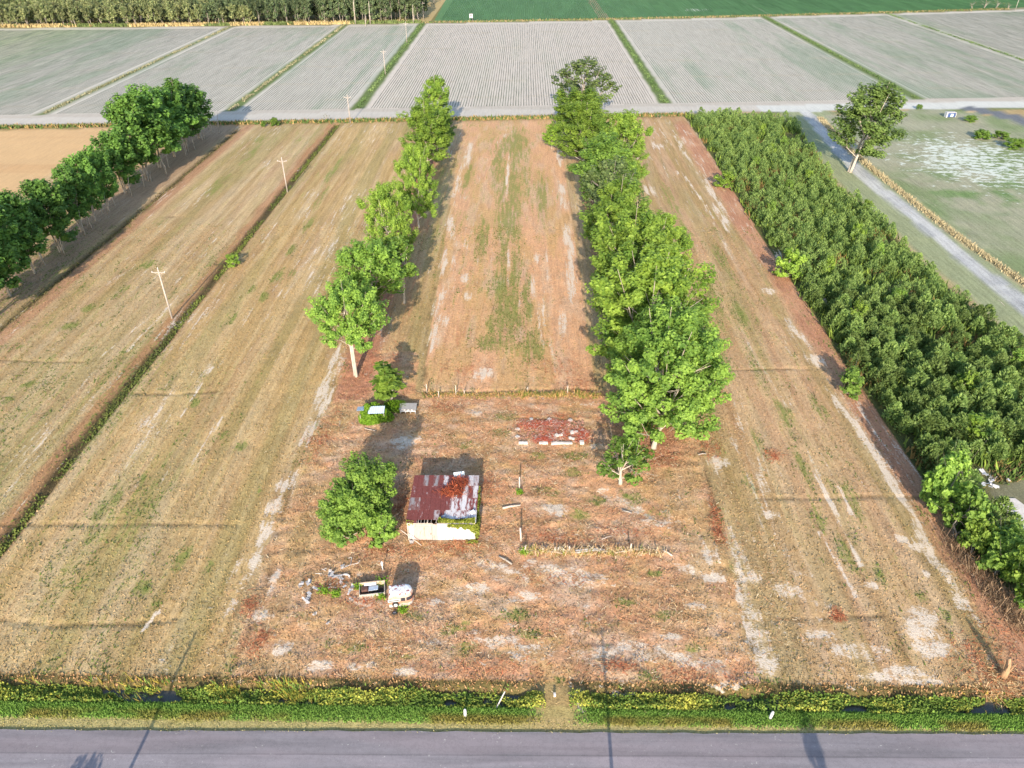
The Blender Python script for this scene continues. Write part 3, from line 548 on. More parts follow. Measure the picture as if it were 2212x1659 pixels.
FF = [(-30, 700, 480, 130), (22, 640, 436, 124), (76, 590, 420, 104), (132, 545, 390, 104), (178, 500, 366, 84), (208, 478, 334, 70), (236, 455, 320, 66), (272, 418, 288, 92), (318, 388, 208, 112), (346, 362, 190, 110), (378, 338, 196, 96), (404, 318, 176, 96), (430, 300, 186, 78)]
wF = ['past the left edge, lowest in the far left row', 'lowest wholly visible in the far left row', 'second up from the left edge in the far left row', 'dark and round, third up from the left edge in the far left row', 'fourth up in the far left row', 'low and dark in the dip of the far left row', 'lopsided with a bright tip in the dip of the far left row', 'bright-topped, just below the tall group of the far left row', 'first of the tall group in the far left row', 'broad, second of the tall group in the far left row', 'third of the tall group in the far left row', 'tallest top in the far left row', 'rounded, at the far end of the far left row by the track']
for i, (bx, by, tp, w) in enumerate(FF): tree_at(('deepA', 'deepB')[i % 2], bx, by, tp, w, ('deep green tree '+wF[i]).replace('dark and ', ''), group=GF)
tree_at('olive', 1834, 372, 180, 132, 'lone olive green tree with forked white trunk beside the sandy drive', lean=(0, math.radians(9)), rz=0.0)
tree_at('round', 800, 1118, 1000, 128, 'round bushy tree left of the rusty roofed shed, rear half of the thicket')
tree_at('round', 758, 1166, 1062, 118, 'front half of the leafy thicket left of the shed')
tree_at('bushB', 828, 1170, 1112, 70, 'small bush filling the near right side of the thicket by the shed', name='bush', cat='bush')
tree_at('sparse', 1340, 1045, 962, 108, 'small broken topped tree with white dead branch standing alone behind the fence posts')
tree_at('sapling', 846, 872, 788, 74, 'pointed bright green sapling growing behind the vine covered coop', name='sapling', cat='tree')
# shrubs along the track, in the ditch and beside the pines
SH = [(595, 272, 255, 24, 'bushB', 'dark bush on the near edge of the farm track'), (570, 274, 262, 14, 'bushB', 'tiny dark bush left of the larger one by the farm track'), (706, 262, 244, 16, 'bare', 'thin bare bush beside the power pole at the farm track'), (505, 575, 552, 34, 'bushA', 'round leafy bush standing in the left ditch'), (1345, 262, 248, 30, 'bushB', 'low bush beside the track at the far end of the right-hand row'), (1425, 256, 246, 26, 'bare', 'grey twiggy bush at the corner of the pine block'),
      (1700, 600, 545, 66, 'bushA', 'bright broadleaf bush rising out of the left edge of the pines'), (1562, 405, 372, 46, 'bushA', 'bright bush near the far left edge of the pines'), (1830, 850, 800, 62, 'bushB', 'leafy bush bulging from the left edge of the pines beside the sand'), (2110, 950, 905, 74, 'bushA', 'yellow-green leafy bush inside the pines near the right edge'), (2015, 1105, 985, 86, 'bushB', 'dark leafy bush above the brightest bush at the near corner of the pines'),
      (2065, 1160, 1060, 96, 'bushB', 'broad bright bush at the near left corner of the pines'), (2095, 1195, 1120, 70, 'bushA', 'bright bush at the mown edge below the broad one'), (2150, 1240, 1150, 100, 'bushB', 'bright bush in front of the concrete slab'), (2195, 1290, 1190, 90, 'bushA', 'bright bush at the right frame edge, lowest but one'), (2225, 1330, 1230, 80, 'bushB', 'dark bush at the right frame edge, lowest of all'),
      (2120, 300, 282, 40, 'bushB', 'green bush left of the dark hard standing'), (2160, 300, 284, 36, 'bushB', 'green bush below the bend of the dark hard standing'), (2190, 320, 300, 44, 'bushB', 'green bush at the right edge under the hard standing'), (2095, 262, 250, 30, 'bushB', 'low bush beside the pale turning area'), (1985, 236, 226, 14, 'bushB', 'small bush at the end of a ditch by the lone tree')]
for bx, by, tp, w, k, lb in SH: tree_at(k, bx, by, tp, w, lb, name='bush', cat='bush')

# young pines
def pine_mesh(seed, n=150, h=3.7, r=1.55):
    rng = np.random.default_rng(seed); t = rng.uniform(.03, 1, n)**.95; a = rng.uniform(0, 6.28, n)
    lob = .80+.2*np.cos(a*4+seed*1.7+rng.uniform(-.8, .8, n)+t*2)
    rad = r*(1-t*t)**.8*lob*rng.uniform(.35, 1.0, n)**.5+.08; z = h*t
    C = np.stack([rad*np.cos(a), rad*np.sin(a), z+rad*.22], 1)
    d = np.stack([np.cos(a)*(.75-.4*t), np.sin(a)*(.75-.4*t), .75+.5*t], 1)+rng.normal(size=(n, 3))*.42; d /= np.linalg.norm(d, axis=1, keepdims=True)
    s = np.cross(d, rng.normal(size=(n, 3))); s /= np.linalg.norm(s, axis=1, keepdims=True); L = rng.uniform(.5, 1.0, n)[:, None]*(.80 if n < 200 else .62); w = L*(.27 if n < 200 else .20)
    v = np.stack([C-d*L*.45, C+s*w-d*L*.0, C+d*L*.6, C-s*w-d*L*.0], 1).reshape(-1, 3)
    val = np.clip(.25+.55*(rad/r)*0+rng.uniform(-.2, .45, n)+.25*t, 0, 1)
    return v, np.arange(n*4).reshape(n, 4), val
PM = [mesh_np('young_pine', *pine_mesh(60+i, 480, 3.7+.25*(i % 3), 1.45+.12*(i % 2))[:2], M_pine, fval=pine_mesh(60+i, 480, 3.7+.25*(i % 3), 1.45+.12*(i % 2))[2]) for i in range(7)]
PV = [pine_mesh(80+i, 210, 3.5+.3*(i % 3), 1.5) for i in range(7)]
xs = np.arange(54, 135, 2.15); ys = np.arange(50, 285, 2.1); PX, PY = np.meshgrid(xs, ys); PX = PX+(np.arange(len(ys)) % 2)[:, None]*.9
PX = (PX+R.normal(size=PX.shape)*.62).ravel(); PY = (PY+R.normal(size=PY.shape)*.75).ravel()
ok = inpoly(PX-1.0, PY, PINES) & inpoly(PX+.6, PY, PINES) & (fbm(PX, PY, .09, .09, 205) < .66) & ~((PY < 66) & (PX > 70)) & ~inpoly(PX, PY, TRASHG)
PX, PY = PX[ok], PY[ok]; o_ = np.argsort(PY+.25*np.abs(PX-50)); PX, PY = PX[o_], PY[o_]
hs = R.uniform(.55, 1.25, len(PX))*(.86+.28*fbm(PX, PY, .07, .07, 207)); rot = R.uniform(0, 6.28, len(PX))
for i in range(min(300, len(PX))):
    o = mk('young_pine', PM[(i*5+i//7) % 7], None, (PX[i], PY[i], -.05), rot[i], (hs[i]*1.16, hs[i]*1.16, hs[i]*.90))
    tag(o, 'young dark green pine in the near part of the dense plantation on the right', 'pine tree', 'young pines in the near part of the plantation')
def joined(name, X, Y, prot, scl, rot, mat, zoff=-.05):
    vs = []; fs = []; vals = []; o = 0
    for i in range(len(X)):
        v, f, val = prot[i % len(prot)]; c, s = math.cos(rot[i]), math.sin(rot[i])
        w = np.empty_like(v); w[:, 0] = (v[:, 0]*c-v[:, 1]*s)*scl[i]+X[i]; w[:, 1] = (v[:, 0]*s+v[:, 1]*c)*scl[i]+Y[i]; w[:, 2] = v[:, 2]*scl[i]*(.9 if name == 'pine_plantation' else 1)+zoff
        vs.append(w); fs.append(f+o); vals.append(np.clip(val+R.uniform(-.22, .22), 0, 1)); o += len(v)
    return mk(name, mesh_np(name, np.concatenate(vs), np.concatenate(fs), mat, fval=np.concatenate(vals)))
for i in range(16):
    k = int(len(PX)*(.03+.055*i)) % len(PX); tree(('bushB', 'bushA')[i % 2], PX[k]+1.0, PY[k]+1.0, R.uniform(3.4, 5.0), R.uniform(1.3, 2.0), 'bright broadleaf bush growing up among the young pines', 'bush', 'broadleaf bushes among the young pines', 'bush')
tag(joined('pine_plantation', PX[300:], PY[300:], PV, hs[300:], rot[300:], M_pine), 'farther rows of the dense young pine plantation', kind='stuff')
print('pines', len(PX))

# far wood
fw = []
for row in range(6):
    for c in range(48):
        x = -312+c*5.25+R.normal()*1.2+(row % 2)*2.4; 
        if x > -64: continue
        y = float(far_y(x))+7+row*5.6+R.normal()*1.0; fw.append((x, y, row))
fw.sort(key=lambda q: q[2])
for i, (x, y, row) in enumerate(fw[:290]):
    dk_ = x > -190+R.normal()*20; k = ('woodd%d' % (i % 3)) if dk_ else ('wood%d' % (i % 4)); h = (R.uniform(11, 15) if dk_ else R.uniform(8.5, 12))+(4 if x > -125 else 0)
    if row == 0: lb, gp = ('dark tree on the front edge of far wood beyond the crop fields' if dk_ else 'sunlit tree on the front edge of far wood beyond the crop fields'), 'front edge trees of the far wood'
    else: lb, gp = ('dark tree inside the far wood behind its front edge' if dk_ else 'yellowish tree inside the far wood behind its front edge'), 'trees inside the far wood'
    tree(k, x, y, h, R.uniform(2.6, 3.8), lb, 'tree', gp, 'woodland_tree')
rng_ = np.random.default_rng(77); wv = []
for i in range(3):
    v, f, val, _ = crown(rng_, 11, 3.6, 3, 6, 4, 8, 1.3, 1.0); wv.append((v, f, val))
wx = R.uniform(-420, -66, 560); wy = far_y(wx)+42+R.uniform(0, 130, 560)
tag(joined('far_woodland', wx, wy, wv, R.uniform(.8, 1.2, 560), R.uniform(0, 6.28, 560), M_far), 'far woodland canopy running back beyond the crop fields', kind='stuff')
for i, (px, py, tp, w) in enumerate([(2100, 18, 2, 30), (2125, 18, -4, 34), (2150, 18, -2, 34), (2175, 20, 4, 26)]):
    tree_at('bare', px, py, tp, w, ['leftmost', 'second', 'third', 'rightmost'][i]+' grey thin tree of the far clump at top right', group='grey thin trees at the far top right')
# snags on the wood's right end
for i, (px, by, tp) in enumerate([(800, 52, 2), (790, 56, 30), (768, 52, -8), (913-20, 50, 10)]):
    x, y = at(px, by); h = hgt(px, by, tp); b = MB(); b.tube([(0, 0, -.2), (.1, 0, h*.5), (.3, .1, h)], [.28, .22, .10], 6); b.tube([(.1, 0, h*.7), (.8, 0, h*.85)], [.09, .03], 4)
    o = b.obj('dead_trunk', M_barkw, None, True, loc=(x, y, 0)); tag(o, 'bare white trunk at the front of the dark wood, '+['second from right', 'the short one', 'leftmost tall one', 'nearest the wood end'][i], 'dead tree', 'bare trunks before the far wood')

# crop rows: ribbons of plants, one metre apart
def ribbons(name, label, y0f, y1f, xr, step, w, h, seg, colf, skip):
    vs = []; fs = []; cs = []; o = 0
    for x in np.arange(xr[0], xr[1], step):
        if skip and min(abs(x-d) for d in DITCH_X) < 4.2: continue
        a, b_ = float(y0f(x)), float(y1f(x)); n = max(3, int((b_-a)/seg)); y = np.linspace(a, b_, n)
        if x < -300: pass
        ww = w*(.55+.9*vnoise(y*.35, y*0+x, 3)); hh = h*(.6+.8*vnoise(y*.4, y*0+x, 5)); xx = x+(vnoise(y*.2, y*0+x*3, 7)-.5)*.14
        v = np.stack([np.stack([xx-ww/2, y, 0*y-.02], 1), np.stack([xx, y, hh], 1), np.stack([xx+ww/2, y, 0*y-.02], 1)], 1).reshape(-1, 3)
        i = np.arange(n-1)[:, None]*3; f = np.concatenate([np.concatenate([i, i+3, i+4, i+1], 1), np.concatenate([i+1, i+4, i+5, i+2], 1)])
        c = colf(x, y[:-1]); cs.append(np.concatenate([c, c])); vs.append(v); fs.append(f+o); o += len(v)
    ob = mk(name, mesh_np(name, np.concatenate(vs), np.concatenate(fs), M_col, fcol=np.concatenate(cs))); tag(ob, label, kind='stuff')
def croptint(x, y):
    g = sstep(.42, .6, fbm(np.full(y.shape, x), y, .03, .008, 51)*.6+fbm(np.full(y.shape, x), y, .25, .012, 52)*.4)
    c = np.array(V(150, 150, 140))*(1-g[:, None])+np.array(V(128, 144, 118))*g[:, None]
    if -62 < x < 54: c = c*.4+np.array(V(150, 142, 134))*.6
    return c*(.8+.4*vnoise(y*.3, y*0+x*5, 9))[:, None]
ribbons('crop_rows', 'long low rows of young crop plants on the pale far fields', lambda x: track_y(x)+15, lambda x: far_y(x)-9, (-330, 345), 1.0, .34, .12, 7.0, croptint, True)
ribbons('green_crop_rows', 'dense green crop rows of the farthest fields', lambda x: far_y(x)+9, lambda x: far_y(x)+150, (-52, 400), 1.25, .95, .35, 12, lambda x, y: np.array(V(92, 134, 84))*(.85+.3*vnoise(y*.05, y*0+x*.3, 9))[:, None], False)

# tufts / blades scattered as stuff
def blades(name, label, X, Y, hgt_, wid, colr, per=2, lean=.5, z=None, mat=None, dirx=None):
    n = len(X); Z = ground_z(X, Y) if z is None else z; vs = []; cs = []
    for k in range(per):
        a = R.uniform(0, 6.28, n); h = hgt_*R.uniform(.5, 1.3, n); w = wid*R.uniform(.6, 1.3, n); l = R.uniform(-lean, lean, (n, 2))*h[:, None]
        if dirx is not None: l[:, 0] += dirx*h
        ox, oy = R.normal(size=n)*wid*.5, R.normal(size=n)*wid*.5; dx, dy = np.cos(a)*w/2, np.sin(a)*w/2; x0, y0 = X+ox, Y+oy
        vs.append(np.stack([np.stack([x0-dx, y0-dy, Z-.02], 1), np.stack([x0+dx, y0+dy, Z-.02], 1), np.stack([x0+l[:, 0], y0+l[:, 1], Z+h], 1)], 1)); cs.append(colr*R.uniform(.78, 1.2, (n, 1)))
    v = np.concatenate(vs).reshape(-1, 3); f = np.arange(len(v)).reshape(-1, 3)
    o = mk(name, mesh_np(name, v, f, mat or M_col, fcol=np.clip(np.concatenate(cs), 0, .8))); tag(o, label, kind='stuff'); return o
def scatter(n, x0, x1, y0, y1, pw=1.0): return R.uniform(x0, x1, n), y0+(y1-y0)*R.uniform(0, 1, n)**pw
X, Y = scatter(150000, -110, 58, 46.0, 170, 1.25)
ok = np.abs(X) < (.0+(Y*.83+38)*.72); X, Y = X[ok], Y[ok]
B2, M2, a2, p2 = ground_eval(X, Y)
gsel = (M2[:, 1]+(fbm(X, Y, 1.2, .25, 303)-.5)*1.4) > .48; ssel = (M2[:, 2]+(fbm(X, Y, .9, .3, 304)-.5)) > .5
keep = ~(ssel & (R.random(len(X)) < .85)) & ~inpoly(X, Y, PINES); X, Y, B2, gsel = X[keep], Y[keep], B2[keep], gsel[keep]
mixr = R.random(len(X))[:, None]
cc = np.where(gsel[:, None], np.array(V(112, 130, 62))*.95, B2*(1-.3*mixr)+np.array(V(232, 188, 142))*.3*mixr)
cc = np.where((R.random(len(X)) < .14)[:, None], np.array(V(150, 136, 82)), cc)
blades('dry_grass', 'mown dry straw and grass tufts over the plots', X, Y, np.where(gsel, .22, .15), .22, cc*.80, 1, 1.5)
# roadside: short verge grass, weeds with yellow-green leaves, reeds, dry edge grass
X, Y = scatter(46000, -56, 58, 41.3, 43.4); k = (R.random(len(X)) < sstep(41.2, 42.3, Y)+.12) & (R.random(len(X)) < sstep(.4, 2.0, np.hypot((X-3.9)/3, (Y-43.4)/3.6)))
X, Y = X[k], Y[k]; t_ = sstep(.35, .6, fbm(X, Y, .2, .5, 81))[:, None]*sstep(42.6, 41.9, Y)[:, None]
blades('verge_grass', 'short bright green grass on the road verge', X, Y, .22, .13, np.array(V(140, 178, 82))*(1-t_)+np.array(V(166, 156, 84))*t_, 2, .7)
X, Y = scatter(1500, -58, 60, 45.0, 46.4); k = np.hypot((X-3.9)/3, (Y-43.4)/3.6) > .8; X, Y = X[k], Y[k]
blades('dry_edge_grass', 'dry tan grass on the field edge above the ditch', X, Y, .22, .2, np.tile(np.array(V(206, 160, 118)), (len(X), 1)), 2, .8)
X, Y = scatter(9000, -56, 58, 40.0, 41.9, 1.2); k = Y > road_y(X)-.14*fbm(X, X*0, .8, 1, 321); X, Y = X[k], Y[k]
blades('shoulder_grass', 'ragged dry grass and grit along the road edge', X, Y, .07, .14, np.where((R.random(len(X)) < .3)[:, None], np.array(V(150, 150, 84)), np.array(V(206, 188, 140))), 1, .8, z=np.where(Y < road_y(X), .1, -.05))
def weeds():
    n = 40000; X = R.uniform(-58, 62, n); Y = 43.0+R.beta(2, 1.7, n)*(1.5+.9*fbm(X, X*0, .25, .1, 319))
    d = fbm(X, Y, .16, .3, 311); gap = (np.abs(X-3.9) < 1.0+3.4*R.random(n)*fbm(X, Y, .8, .8, 318)) | ((X > -30) & (X < -24)) & (R.random(n) < .5) | ((X > -6.5) & (X < 0) & (Y > 44.0) & (R.random(n) < .5)) | ((X > 20) & (X < 27) & (R.random(n) < .6))
    k = (d > .38+.16*(fbm(X, Y, .7, .9, 316)-.5)) & ~gap; X, Y, d = X[k], Y[k], d[k]; hh = .18+.52*sstep(.42, .72, d); Z = ground_z(X, Y)*.6+hh*R.uniform(.15, 1.2, len(X))*(.6+.8*fbm(X, Y, .5, .6, 317))
    u = R.normal(size=(len(X), 3))+np.array((0, -.5, .9)); v, f = leaf_quads(np.stack([X, Y, Z], 1), u, R.uniform(.16, .34, len(X)), R)
    yel = sstep(.38, .78, fbm(X, Y, .25, .4, 312)+R.normal(size=len(X))*.13)[:, None]; tone = R.uniform(.6, 1.25, (len(X), 1))
    c = (np.array(V(116, 142, 62))*(1-yel)+np.array(V(196, 192, 88))*yel)*tone
    tag(mk('roadside_weeds', mesh_np('roadside_weeds', v, f, M_col, fcol=np.clip(c, 0, .8))), 'leafy yellow-green weeds along the roadside ditch', kind='stuff')
    n = 1300; X = np.concatenate([R.normal(-29, 5, n//2), R.uniform(-58, 62, n//2)]); Y = R.uniform(43.3, 45.6, n); k = (np.abs(X-3.9) > 4) & (fbm(X, Y, .3, .3, 315) > .45); X, Y = X[k], Y[k]
    blades('ditch_reeds', 'tall leaning pale green reeds in the ditch', X, Y, np.where(X < -19, .9, .5), .10, np.where((R.random(len(X)) < .5)[:, None], np.array(V(140, 170, 80)), np.array(V(196, 170, 80))), 3, .5, dirx=-.35)
weeds()
# ditches: the deep left one full of weeds, the field drains, the grass line of the track
def strip_weeds(name, label, xf, y0, y1, w, n, h, cols, leaf=.35):
    Y = y0+(y1-y0)*R.random(n)**1.15; X = xf+R.normal(size=n)*w*.45; d = fbm(X*0+xf, Y, .1, .12, int(abs(xf))); k = d > .34; X, Y, d = X[k], Y[k], d[k]
    Z = ground_z(X, Y)+h*R.random(len(X))*(.4+d); u = R.normal(size=(len(X), 3))+np.array((0, -.3, .8))
    v, f = leaf_quads(np.stack([X, Y, Z], 1), u, R.uniform(.6, 1.3, len(X))*leaf, R); t = np.clip(fbm(X, Y, .12, .05, 320)*1.6-.3+R.normal(size=len(X))*.15, 0, 1)[:, None]
    c = (np.array(cols[0])*(1-t)+np.array(cols[1])*t)*R.uniform(.7, 1.25, (len(X), 1))
    tag(mk(name, mesh_np(name, v, f, M_col, fcol=np.clip(c, 0, .8))), label, kind='stuff')
strip_weeds('ditch_weeds', 'dark green weeds filling the long left ditch', -64.6, 46, 262, 1.05, 6000, .45, (V(84, 92, 50), V(128, 138, 66)))
strip_weeds('ditch_brush', 'dull low growth along the small drain by the far left row', -97.0, 60, 255, 1.0, 2400, .3, (V(110, 104, 70), V(150, 130, 90)))
for d in DITCH_X:
    strip_weeds('drain_weeds', 'green weeds in the drain between crop fields', d, float(track_y(d))+16, float(far_y(d))+1, 1.2, 1700, .45, (V(96, 122, 72), V(126, 146, 92)) if d > -100 else (V(146, 142, 108), V(184, 172, 144)), .65)
n = 6000; X = R.uniform(-230, 60, n); Y = track_y(X)-3+R.normal(size=n)*.9
blades('track_edge_grass', 'rough grass along the near edge of the farm track', X, Y, .9, .7, np.where((R.random(n) < .55)[:, None], np.array(V(98, 122, 66)), np.array(V(176, 146, 100))), 1, .5)
n = 5000; X = R.uniform(-66, 330, n); Y = far_y(X)+3+R.normal(size=n)*1.2
blades('field_edge_grass', 'rough grass between the pale fields and farthest green field', X, Y, .9, .9, np.where((R.random(n) < .6)[:, None], np.array(V(104, 122, 74)), np.array(V(170, 148, 112))), 1, .5)
n = 5200; X = R.uniform(-330, -64, n); Y = far_y(X)+R.uniform(1.5, 7, n)
blades('wood_edge_growth', 'tan grass and green scrub along the foot of the far wood', X, Y, 1.5, 1.1, np.where((fbm(X, Y, .06, .1, 345) > .5)[:, None], np.array(V(120, 134, 82)), np.array(V(206, 180, 132))), 1, .5)
P = np.array(STRAWROW); n = 7000; s_ = R.integers(0, len(P)-1, n); t_ = R.random((n, 1)); q = P[s_]*(1-t_)+P[s_+1]*t_
blades('tall_straw_grass', 'tall tan grass strip along the sandy drive', q[:, 0]+R.normal(size=n)*.5, q[:, 1]+R.normal(size=n)*.5, .6, .35, np.tile(np.array(V(198, 180, 146)), (n, 1)), 1, .5)
# undergrowth at the edge of the pines and between
X, Y = PX+R.normal(size=len(PX))*1.2, PY+R.normal(size=len(PX))*1.2; X, Y = np.repeat(X, 20)+R.normal(size=len(X)*20)*.9, np.repeat(Y, 20)+R.normal(size=len(Y)*20)*.9
k = inpoly(X, Y, PINES); X, Y = X[k], Y[k]
blades('plantation_undergrowth', 'green and rusty brush growing between the young pines', X, Y, 1.7, .5, np.where((fbm(X, Y, .15, .15, 331) > .62)[:, None], np.array(V(146, 120, 74)), np.where((R.random(len(X)) < .35)[:, None], np.array(V(140, 160, 70)), np.array(V(104, 128, 60)))), 1, .5)
n = 9000; X, Y = scatter(n, 66, 92, 52, 82); k = inpoly(X, Y, TRASHG) & ~inpoly(X, Y, PADG); X, Y = X[k], Y[k]
blades('rough_weeds', 'rough weeds round the rubbish at the right edge', X, Y, .7, .3, np.where((R.random(len(X)) < .5)[:, None], np.array(V(92, 118, 58)), np.array(V(160, 136, 96))), 2, .6)
# orange-brown cut brush: slivers lying in the lot
def brush(name, label, pts, n, spread, L, z0, cols, kind='stuff', parent=None, flat=.25):
    k = R.integers(0, len(pts), n); P = np.array(pts)[k]; X = P[:, 0]+R.normal(size=n)*P[:, 2]*spread; Y = P[:, 1]+R.normal(size=n)*P[:, 3]*spread
    Z = (ground_z(X, Y) if z0 is None else z0(X, Y))+.03+np.abs(R.normal(size=n))*flat*.5; a = R.uniform(0, 6.28, n); l = L*R.uniform(.4, 1.4, n); d = np.stack([np.cos(a), np.sin(a), R.normal(size=n)*flat], 1)*l[:, None]/2
    s = np.stack([-np.sin(a), np.cos(a), 0*a], 1)*(.015+.03*R.random(n))[:, None]; C = np.stack([X, Y, Z], 1); up = np.array((0, 0, .05))
    v = np.stack([C-d-s, C-d+s, C+d*1.0+up, C-d-s+up, C+d+up*.5, C+d+s], 1)
    f = np.concatenate([np.arange(n)[:, None]*6+np.array((0, 1, 2)), np.arange(n)[:, None]*6+np.array((3, 5, 4))])
    c = np.array(cols)[R.integers(0, len(cols), n)]*R.uniform(.75, 1.2, (n, 1)); c = np.concatenate([c, c])
    o = mk(name, mesh_np(name, v.reshape(-1, 3), f, M_twig, fcol=np.clip(c, 0, .8)), parent)
    if kind: tag(o, label, kind=kind)
    return o
RU = (V(206, 134, 98), V(198, 112, 80), V(226, 172, 132), V(176, 104, 76)); ST = (V(232, 196, 150), V(214, 166, 122), V(236, 214, 184))
brush('cut_brush', 'orange-brown cut brush and twigs strewn over the home lot', [(X, Y, a, b) for kd, st, X, Y, a, b in PATCHW if kd == 'r' and Y < 110], 7000, .8, .6, None, RU)
_lx = [(x, y, 4, 3) for x, y in [(R.uniform(-33, 30), R.uniform(47, 98)) for _ in range(400)]]
_m = ground_eval(np.array([q[0] for q in _lx]), np.array([q[1] for q in _lx]))[1][:, 2]
_lx = [(q[0], q[1], 2.2, 1.8) for q, m_ in zip(_lx, _m) if m_ < .30]
brush('straw_litter', 'pale straw and sticks strewn over the home lot', _lx, 24000, 1.0, .42, None, ST+(V(216, 158, 122), V(190, 146, 108), V(206, 164, 126), V(164, 136, 98)))

# ---------------------------------------------------------------- the shed with the rusty roof
def sheet_mat(name, rust, paint, thr, seed, grey=None):
    t = NT(name); oi = t.n.new('ShaderNodeObjectInfo')
    p = t.pos((1.9, .45, 1)); off = t.n.new('ShaderNodeVectorMath'); off.operation = 'ADD'; t.link(p, off.inputs[0])
    cb = t.n.new('ShaderNodeCombineXYZ'); t.link(t.math('MULTIPLY', oi.outputs['Random'], 40.0), cb.inputs[0]); cb.inputs[1].default_value = seed; t.link(cb.outputs[0], off.inputs[1])
    n = t.noise(off.outputs[0], 1.6, 6, .72); m = t.noise(off.outputs[0], 6, 4, .7)
    lvl = t.math('ADD', n, t.math('MULTIPLY', t.math('SUBTRACT', oi.outputs['Random'], .5), .16))
    r = t.scalecol(rust, t.rng(m, .25, .75, .65, 1.35, False))
    c = t.mix(t.rng(lvl, thr-.05, thr+.05), r, t.scalecol(paint, t.rng(m, .2, .8, .85, 1.1, False)))
    if grey is not None: c = t.mix(t.rng(t.noise(off.outputs[0], .8, 5, .7), .47, .60), c, grey)
    t.base(c).rough(.6).bump(m, .01, .4); return t.mat
RUST = (.20, .060, .052)
MS = {'rust': sheet_mat('rusted_sheet', RUST, (.52, .46, .46), .66, 1), 'patch': sheet_mat('peeling_sheet', (.23, .070, .064), (.62, .59, .59), .48, 2), 'white': sheet_mat('pale_sheet', (.24, .080, .072), (.64, .62, .62), .40, 3),
      'grey': sheet_mat('greyed_sheet', (.21, .095, .085), (.48, .43, .43), .52, 4, (.30, .28, .29))}
hx0, hx1, hyf, hyb = -14.0, -5.62, 65.75, 74.75; HW = hx1-hx0; HD = hyb-hyf; HF, HB = 3.05, 2.66
def roof_z(y): return HF+.10+(HB-HF)*(y/HD)
shed = empty('shed', (hx0, hyf, 0), math.radians(.6)); tag(shed, 'old white walled shed with rusty and peeling corrugated metal roof', 'shed')
M_wall = mat_plain('peeling_white_board', (.39, .39, .40), .18, 2, .75, (2.5, 2.5, .5), c2=(.32, .24, .20), thr=(.54, .66))
M_wallp = mat_plain('pinkish_board', (.36, .295, .275), .16, 2, .75, (2.5, 2.5, .5), c2=(.32, .19, .14), thr=(.54, .66))
M_side = mat_plain('grey_board', (.36, .32, .29), .35, 3, .85, (4, .6, .5))
def wpanel(name, x0, x1, z0, z1, mat, y=0.0, th=.08):
    b = MB(); n = max(2, int((x1-x0)/.28)); vs = []; fs = []
    for i in range(n+1):
        x = x0+(x1-x0)*i/n; d = y-(.018 if i % 2 else 0); vs += [(x, d, z0), (x, d, z1)]
    for i in range(n): fs.append((i*2, i*2+2, i*2+3, i*2+1))
    o = len(vs); vs += [(x0, y+th, z0), (x0, y+th, z1), (x1, y+th, z0), (x1, y+th, z1)]
    fs += [(o+2, o, o+1, o+3), (0, 1, o+1, o), (2*n+1, 2*n, o+2, o+3), (1, 2*n+1, o+3, o+1)] if False else [(o+2, o, o+1, o+3), (0, 1, o+1, o), (2*n+1, 2*n, o+2, o+3)]
    b.add(vs, fs); return b.obj(name, mat, shed)
wpanel('wall_panel', .16, .78, .05, 2.95, M_wall); wpanel('wall_panel', 3.02, 3.70, .05, 2.78, M_wallp); wpanel('wall_panel', 3.71, 5.6, .05, 2.9, M_wall); wpanel('wall_panel', 5.61, HW-.12, .05, 2.9, M_wall)
d = wpanel('door', .80, 3.0, .12, 2.45, M_wallp, -.03, .05); b = MB(); b.box((2.86, -.085, 1.2), (.05, .04, .22)); b.obj('handle', M_dark, d)
b = MB(); b.box((1.9, -.0, 2.62), (2.25, .07, .30)); b.obj('lintel', M_wallp, shed)
b = MB(); b.box((6.9, -.06, 1.75), (1.25, .05, .8)); b.obj('window_board', M_white, shed)
for x in (.06, HW-.05): b = MB(); b.box((x, .03, 1.5), (.14, .16, 3.0)); b.obj('corner_post', M_palewood, shed)
for x, nm in ((0.03, 'side_wall'), (HW-.03, 'side_wall')):
    b = MB(); b.add([(x-.04, .12, 0), (x-.04, HD, 0), (x-.04, HD, HB), (x-.04, .12, HF-.05), (x+.04, .12, 0), (x+.04, HD, 0), (x+.04, HD, HB), (x+.04, .12, HF-.05)], [(0, 3, 2, 1), (4, 5, 6, 7), (3, 7, 6, 2), (0, 4, 7, 3), (1, 2, 6, 5)]); b.obj(nm, M_side, shed)
b = MB(); b.box((HW/2, HD-.04, HB/2), (HW-.1, .08, HB-.02)); b.obj('back_wall', M_side, shed)
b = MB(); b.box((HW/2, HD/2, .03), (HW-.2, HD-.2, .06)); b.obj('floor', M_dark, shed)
for i in range(8):
    x = .3+i*(HW-.6)/7; b = MB(); b.add([(x-.04, -.02, HF-.06), (x+.04, -.02, HF-.06), (x+.04, HD, HB-.06), (x-.04, HD, HB-.06), (x-.04, -.02, HF+.06), (x+.04, -.02, HF+.06), (x+.04, HD, HB+.06), (x-.04, HD, HB+.06)], [(3, 2, 1, 0), (4, 5, 6, 7), (0, 1, 5, 4), (1, 2, 6, 5), (2, 3, 7, 6), (3, 0, 4, 7)]); b.obj('rafter', M_palewood, shed)
for i in range(4):
    x = 1.75+i*.42; b = MB(); b.box((x, .22, HF+.03), (.05, .5, .08)); b.obj('rafter', M_palewood, shed)
b = MB(); b.box((1.95, -.0, HF-.16), (2.5, .1, .12)); b.obj('wall_plate', M_palewood, shed)
NC = 13; cw = (HW+.24)/NC
rows = [(-.12, 2.35), (2.22, 4.75), (4.62, 7.1), (6.95, HD+.18)]
